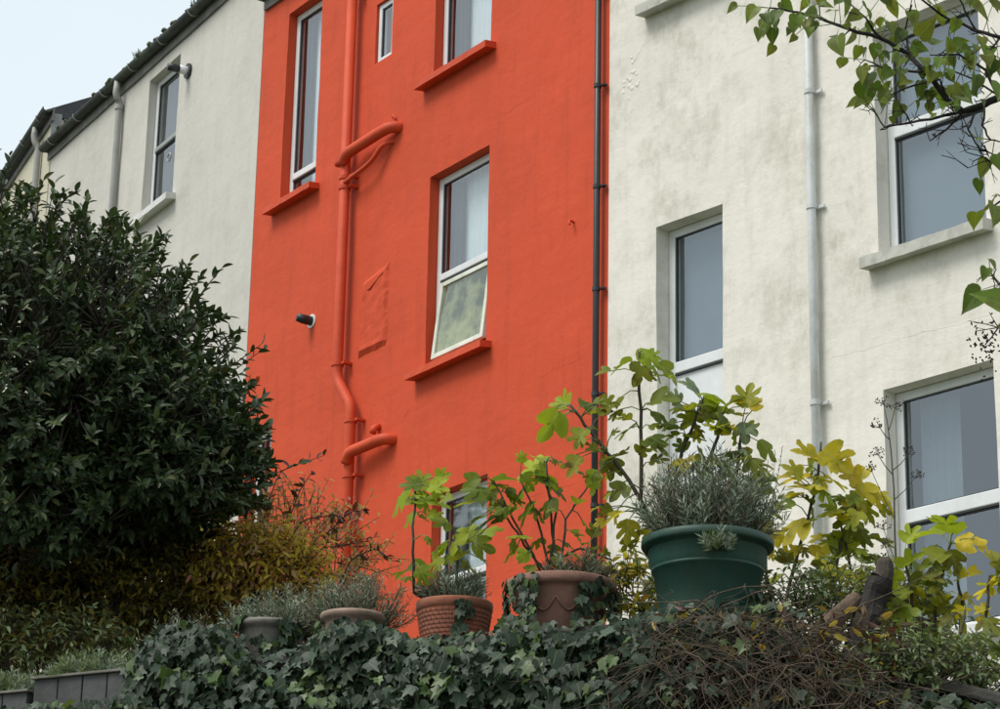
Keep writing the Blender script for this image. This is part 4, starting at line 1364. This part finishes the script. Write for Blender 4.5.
for k in range(520):      # the fringe lying over the coping
    sx = random.uniform(-2.35, .55)
    p = wloc(sx, random.uniform(-.335, -.19), wtop(sx) - random.uniform(-.02, .07))
    lv.add(p, (-UP * random.uniform(.1, .8) + WX * random.uniform(-1, 1) - WY * random.uniform(.2, .9)).normalized(), -WY * random.uniform(.2, .8) + UP + rv() * .5, random.uniform(.032, .058), 'l_ivy' if random.random() < .88 else 'l_ivy_young')
for k in range(70):
    px = random.uniform(-100, 680)
    yt = ptop(px)
    pts = [wl(px + random.uniform(-25, 25) * j * .5, yt + 6 + j * 22, -.30 - random.uniform(.0, .05)) for j in range(9)]
    ivs.tube(pts, taper(.005, .003, 9), 4, False)
ivs.build('stem_cluster', M['bark'], iv, world_verts=True)['kind'] = 'stuff'
lv.finish(300, 10)

# ------------------------------------------------------------------ dead stems hanging under the green planter
random.seed(71)
dt = thing('dead_vine_tangle', 'tangle of brown dead stems hanging below the green planter', 'dead plant', tuple(wloc(.2, -.4, 3.0)))
m = MB()
for k in range(820):
    px = random.uniform(640, 915)
    py = random.uniform(614, 690) + max(0, (px - 790)) * .6
    off = random.uniform(-.52, -.28)
    pts = []
    vx, vy = random.gauss(0, 9), random.gauss(2, 7)
    for j in range(9):
        pts.append(wl(px, py, off))
        vx += random.gauss(0, 6.5)
        vy += random.gauss(1.6, 3.5)
        vx *= .85
        vy *= .85
        px += vx
        py += vy
        off += random.gauss(0, .012)
        off = min(off, -.275)
    r = random.choice([.001, .0012, .0015, .002, .0035])
    m.tube(pts, taper(r, r * .5, 9), 4, False)
o = m.build('stem_mass', M['deadstem'], dt, True, world_verts=True)
o['kind'] = 'stuff'
m = MB()
for k in range(260):
    px = random.uniform(650, 910)
    py = random.uniform(615, 720) + max(0, (px - 800)) * .4
    off = random.uniform(-.4, -.27)
    pts = []
    for j in range(7):
        pts.append(wl(px, py, off))
        px += random.gauss(0, 8)
        py += random.gauss(10, 6)
    m.tube(pts, taper(.004, .002, 7), 4, False)
o = m.build('dark_stem_mass', M['darkbark'], dt, True, world_verts=True)
o['kind'] = 'stuff'
lv = Leaves(dt, 'small')
for k in range(600):
    px, py = random.uniform(650, 900), random.uniform(610, 715)
    lv.add(wl(px, py, random.uniform(-.45, -.3)), rv(), rv(), random.uniform(.03, .06), random.choice(['l_red', 'l_dead', 'l_dead', 'l_dead', 'l_autumn']))
lv.finish(0)

# ------------------------------------------------------------------ cut stump and logs
sp = wl(858, 662, -.12)
stp = thing('cut_stump', 'dark sawn-off shrub stump with a short stub on top', 'stump', tuple(sp))
Ys = sp.y


def ring_tube(pts, rad, n=16, jit=.006, seed=0):
    mb = MB().tube(pts, rad, n)
    mb.v = [tuple(Vector(v) + Vector((noise.noise((v[0] * 22, v[1] * 22, v[2] * 9 + seed)), noise.noise((v[0] * 22 + 9, v[1] * 22, v[2] * 9)), 0)) * jit) for v in mb.v]
    return mb


ring_tube([at(850, 676, Ys), at(856, 658, Ys), at(861, 645, Ys), at(866, 630, Ys), at(869, 618, Ys), at(873, 605, Ys), at(876, 594, Ys), at(879, 586, Ys - .01), at(881, 580, Ys - .01)], [.072, .06, .05, .047, .052, .045, .047, .046, .042], 18, .02).build('trunk', M['darkbark'], stp, world_verts=True)
a, b = at(877, 584, Ys - .012), at(881.3, 578.5, Ys - .012)
MB().tube([b - (b - a).normalized() * .006, b + (b - a).normalized() * .004], [.041, .039], 16).build('sawn_face', M['cutwood'], stp, world_verts=True)
ring_tube([at(882, 588, Ys + .005), at(885, 572, Ys), at(886, 562, Ys), at(885, 558, Ys)], [.034, .03, .029, .02], 12, .010, 3).build('stub', M['cutwood'], stp, world_verts=True)
lg_ = thing('fallen_log', 'brown weathered log leaning against the dark stump', 'log', tuple(wl(805, 668, -.2)))
ring_tube([wl(792, 676, -.24), wl(815, 645, -.2), wl(838, 615, -.16), wl(856, 598, -.1)], [.042, .044, .034, .026], 14, .018, 5).build('log_body', M['logwood'], lg_, world_verts=True)
lg2 = thing('fallen_branch', 'dark broken branch lying right of the stump', 'log', tuple(wl(905, 655, -.18)))
ring_tube([wl(868, 655, -.15), wl(895, 652, -.2), wl(930, 648, -.24)], [.04, .038, .03], 12, .01, 8).build('branch_body', M['darkbark'], lg2, world_verts=True)

# ------------------------------------------------------------------ ground cover at the right
pb = wl(915, 690, -.2)
bush('small_leaved_groundcover', 'small-leaved green ground cover right of the stump', 'plant', pb - UP * .06, wl(920, 690, -.22), (.27, .16, .14), 420, ['l_cover'], .03, .004, 16, seed=81)
pb = wl(850, 600, .4)
bush('weedy_groundcover', 'pale green weeds behind the stump and the dead stems', 'plant', pb - UP * .12, wl(830, 612, .4), (.36, .2, .11), 330, ['l_cover'], .03, .004, 16, seed=82)
pb = wl(905, 630, .2)
bush('weedy_groundcover', 'weeds between the stump and the right window sill', 'plant', pb - UP * .15, wl(898, 622, .3), (.14, .12, .15), 160, ['l_cover', 'l_fig_dull'], .03, .004, 12, seed=83)
pb = wl(640, 615, .25)
bush('weedy_groundcover', 'small yellowish weed beside the left foot of the green planter', 'plant', pb - UP * .05, wl(628, 600, .25), (.09, .1, .12), 60, ['l_fig_yellow', 'l_cover', 'l_autumn'], .045, .004, 12, seed=84)

# ------------------------------------------------------------------ dry umbels
random.seed(91)
du_b = at(899, 650, 9.7)
du = thing('dry_umbel_stalks', 'thin dead umbel stalks in front of the lower right window frame', 'plant', tuple(Vector((du_b.x, 9.7, 3.5))))
m = MB()
m.tube([Vector((du_b.x, 9.7, 3.5))] + [at(x, y, 9.7) for x, y in ((898, 600), (895, 540), (894, 490), (891, 450), (887, 420))], [.005, .0045, .004, .003, .0025, .002], 5, False)


def umbel(p, s, n=7):
    for k in range(n):
        d = (UP * .8 + rv()).normalized()
        e = p + d * s * random.uniform(.7, 1.1)
        m.tube([p, e], [.0014, .001], 3, False)
        for j in range(4):
            f = e + rv() * .008
            m.tube([f, f + UP * .004], .003, 4)


for (x0, y0, x1, y1) in [(895, 520, 872, 472), (893, 475, 878, 455), (895, 560, 884, 530), (893, 470, 908, 455), (894, 500, 915, 478), (896, 580, 886, 548), (898, 615, 880, 560), (890, 440, 880, 428), (889, 430, 895, 408), (887, 420, 884, 405)]:
    a, b = at(x0, y0, 9.7), at(x1, y1, 9.66)
    m.tube([a, (a + b) / 2 - UP * .006, b], [.0022, .0018, .0014], 4, False)
    umbel(b, .03)
m.build('stalk', M['drystalk'], du, world_verts=True)
m = MB()
dl_b = at(757, 560, 9.75)
dl = thing('dry_flower_stalks', 'thin grey dried flower stalks right of the lavender', 'plant', tuple(dl_b))
for (x1, y1) in [(775, 452), (768, 462), (782, 448), (762, 470)]:
    b = at(x1, y1, 9.7)
    pts = wander(dl_b, b, 6, .05)
    m.tube(pts, taper(.0018, .001, 7), 3, False)
    for k in range(8):
        q = pts[-1].lerp(pts[-3], k / 8)
        m.tube([q, q + (rv() * .5 + UP).normalized() * .012], [.0016, .001], 3, False)
m.build('stalk', M['drystalk'], dl, world_verts=True)

# ------------------------------------------------------------------ lilac branch overhead
random.seed(101)
YL = 8.0
lb = Vector((2.75, 8.6, 3.34))
li = thing('lilac_tree', 'lilac tree whose leafy branches hang in at top right', 'tree', tuple(lb))
trunk = [lb - UP * .1, lb + Vector((-.05, -.1, .7)), Vector((2.5, 8.3, 4.9)), at(1085, 60, 8.1)]
trunk = [lb - UP * .1] + arc(lb, lb + Vector((-.1, -.25, 2.6)), at(1085, 60, 8.1), 10)
MB().tube(trunk, taper(.06, .018, 12), 12).build('trunk', M['darkbark'], li, True, world_verts=True)
br = MB()
nodes = []
BR = [([(1085, 60), (1030, 92), (1000, 97), (984, 105), (963, 112), (948, 100), (925, 72), (909, 54), (880, 38), (850, 30), (825, 20), (800, 12), (770, 8)], .015, .003),
      ([(1085, 60), (1040, 30), (1000, 38), (975, 30), (940, 15), (915, -5)], .009, .003),
      ([(963, 112), (940, 117), (910, 122), (885, 128), (872, 108)], .006, .002),
      ([(963, 112), (945, 130), (930, 141)], .005, .002), ([(930, 120), (895, 125), (880, 130)], .004, .0015),
      ([(984, 105), (983, 125), (990, 140), (1003, 142)], .005, .002), ([(975, 112), (968, 130), (980, 150), (1003, 158)], .004, .002),
      ([(985, 145), (990, 160), (966, 152)], .003, .0015), ([(990, 160), (968, 168)], .002, .0012),
      ([(948, 100), (940, 80), (905, 88), (880, 100)], .005, .002), ([(925, 72), (890, 70), (865, 60)], .005, .002),
      ([(909, 54), (905, 30), (912, 5)], .005, .002), ([(880, 38), (865, 18), (845, 0)], .005, .002), ([(1000, 97), (985, 70), (960, 55), (930, 55)], .006, .002),
      ([(975, 30), (965, 10), (958, -5)], .004, .002), ([(1000, 38), (990, 50), (975, 45)], .004, .002), ([(850, 30), (840, 40)], .003, .0015), ([(825, 20), (812, 12)], .003, .0015),
      ([(1000, 97), (975, 80), (945, 68)], .004, .002), ([(910, 122), (900, 105), (892, 90)], .003, .0015), ([(1085, 60), (1060, 150), (1020, 190), (995, 205)], .008, .003), ([(1060, 150), (1030, 260), (998, 285), (990, 270)], .006, .0025), ([(1030, 260), (1005, 320), (985, 345)], .004, .002)]
for path, r0, r1 in BR:
    pts = [at(x, y, YL + .12 * noise.noise((x * .02, y * .02, 1))) for x, y in path]
    sm = []
    for i in range(len(pts) - 1):
        for k in range(3):
            sm.append(pts[i].lerp(pts[i + 1], k / 3) + rv() * .003)
    sm.append(pts[-1])
    MB().tube(sm, taper(r0, r1, len(sm)), 7).build('branch', M['darkbark'], li, True, world_verts=True)
    nodes += sm
tw = MB()
for k in range(150):      # fine bare twigs
    q = random.choice(nodes)
    x, y, _ = proj(q)
    if x > 1010 or x < 860:
        continue
    d = (rv() + Vector((-.5, 0, 0))).normalized()
    L_ = random.uniform(.04, .11)
    mid = q + d * L_ * .5 + rv() * .012
    e = q + d * L_
    tw.tube([q, mid, e], [.002, .0016, .0012], 4, False)
    tw.tube([mid, mid + (d + rv()).normalized() * L_ * .4], [.0014, .001], 3, False)
tw.build('twigs', M['darkbark'], li, world_verts=True)['kind'] = 'stuff'
LL = [(752, 12, 26), (765, 24, 30), (772, 34, 26), (786, 6, 28), (796, 22, 26), (812, 14, 26), (810, 28, 24), (776, 14, 24), (845, 6, 34), (838, 44, 36), (851, 36, 30), (858, 52, 26), (868, 10, 28), (882, 22, 26), (862, 72, 30), (881, 75, 32), (866, 92, 36), (886, 100, 22), (897, 110, 26), (888, 85, 26), (905, 80, 30), (912, 18, 34), (925, 30, 36), (937, 42, 32), (918, 47, 28), (935, 5, 32), (955, 25, 28), (960, 48, 38), (955, 92, 34), (945, 103, 36), (920, 88, 28), (932, 100, 28), (975, 82, 38), (990, 65, 38), (988, 50, 30), (1000, 10, 36), (970, 60, 30), (900, 60, 28), (888, 55, 26), (985, 168, 38), (978, 186, 28), (990, 200, 34), (975, 216, 40), (996, 212, 44), (985, 273, 24), (993, 262, 20), (974, 298, 46), (996, 300, 52), (1004, 330, 40), (998, 160, 28), (978, 136, 20), (940, 60, 30), (900, 35, 30), (875, 50, 24), (870, 30, 24), (895, 8, 30), (855, 15, 26), (950, 70, 28), (965, 95, 30), (930, 75, 26), (1000, 90, 34), (825, 6, 26), (862, 104, 26), (980, 12, 32), (925, 60, 26)]
pet = MB()
LL += [(x + random.uniform(-22, 22), y + random.uniform(-16, 20), s * random.uniform(.55, .9)) for x, y, s in LL for _ in range(3) if random.random() < .6 and y < 130]
for x, y, s in LL:
    c = at(x, y, YL + random.uniform(-.12, .12))
    size = s * (c - CAM).dot(CF) / FPX * random.uniform(.58, .82)
    q = min(nodes, key=lambda a: (a - c).length)
    d = ((c - q).normalized() * .6 - UP * random.uniform(.3, .9) + rv() * .4).normalized()
    nrm = Vector((random.uniform(-.9, .9), -1, random.uniform(-.1, .9)))
    b = c - d * size * .4
    pet.tube([q, (q + b) / 2, b], [.0018, .0015, .0013], 4, False)
    o = bpy.data.objects.new('leaf', leafmesh('heart', random.randrange(3), 'l_lilac'))
    col.objects.link(o)
    o.parent = li
    o.matrix_basis = Matrix.Translation(-lb) @ frame(b, d, nrm, size)
pet.build('leaf_stalks', M['petiole'], li, world_verts=True)['kind'] = 'stuff'
sc = MB()
for k in range(70):
    p = at(986 + random.gauss(0, 8), 342 + random.gauss(0, 12), YL)
    d = (rv() * .6 - UP * .3).normalized()
    sc.tube([p, p + d * .006, p + d * .013], [.001, .0035, .001], 5)
sc.build('seed_cluster', M['darkbark'], li, world_verts=True)['kind'] = 'stuff'

# ------------------------------------------------------------------ trees across the gardens, seen only as reflections in the panes
for k, (x, y, h, r) in enumerate([(-17, 30.3, 11.6, 3.2), (-22, 35, 12.5, 3.6)]):
    random.seed(200 + k)
    t = thing('garden_tree', ['broad leafy tree across the gardens, mirrored in the open sash', 'taller leafy tree farther across the gardens'][k], 'tree', (x, y, 4.0))
    w = MB()
    w.tube([(0, 0, -.3), (.1, 0, h * .25), (0, .1, h * .55)], [.3, .22, .12], 10)
    for j in range(14):
        d = rv()
        d.z = abs(d.z)
        w.tube(wander((0, 0, h * random.uniform(.2, .5)), Vector((0, 0, h * .45)) + d * r * .8, 5, .1), taper(.09, .02, 6), 5, False)
    w.build('trunk', M['bark'], t, True)
    m = MB()
    gq = GEO['small'][0]
    for j in range(5000):
        d = rv()
        f = random.random() ** .35 * (1 + .3 * noise.noise(d * 2.5))
        p = Vector((0, 0, h * .5)) + Vector((d.x * r, d.y * r, d.z * h * .38)) * f
        mx = frame(p, rv(), rv(), random.uniform(.2, .35))
        b = len(m.v)
        for vv in gq.v:
            q = mx @ Vector(vv)
            m.v.append((q.x, q.y, q.z))
        m.uv += gq.uv
        m.f += [tuple(b + i for i in f_) for f_ in gq.f]
    o = m.build('crown', M['l_tree'], t)
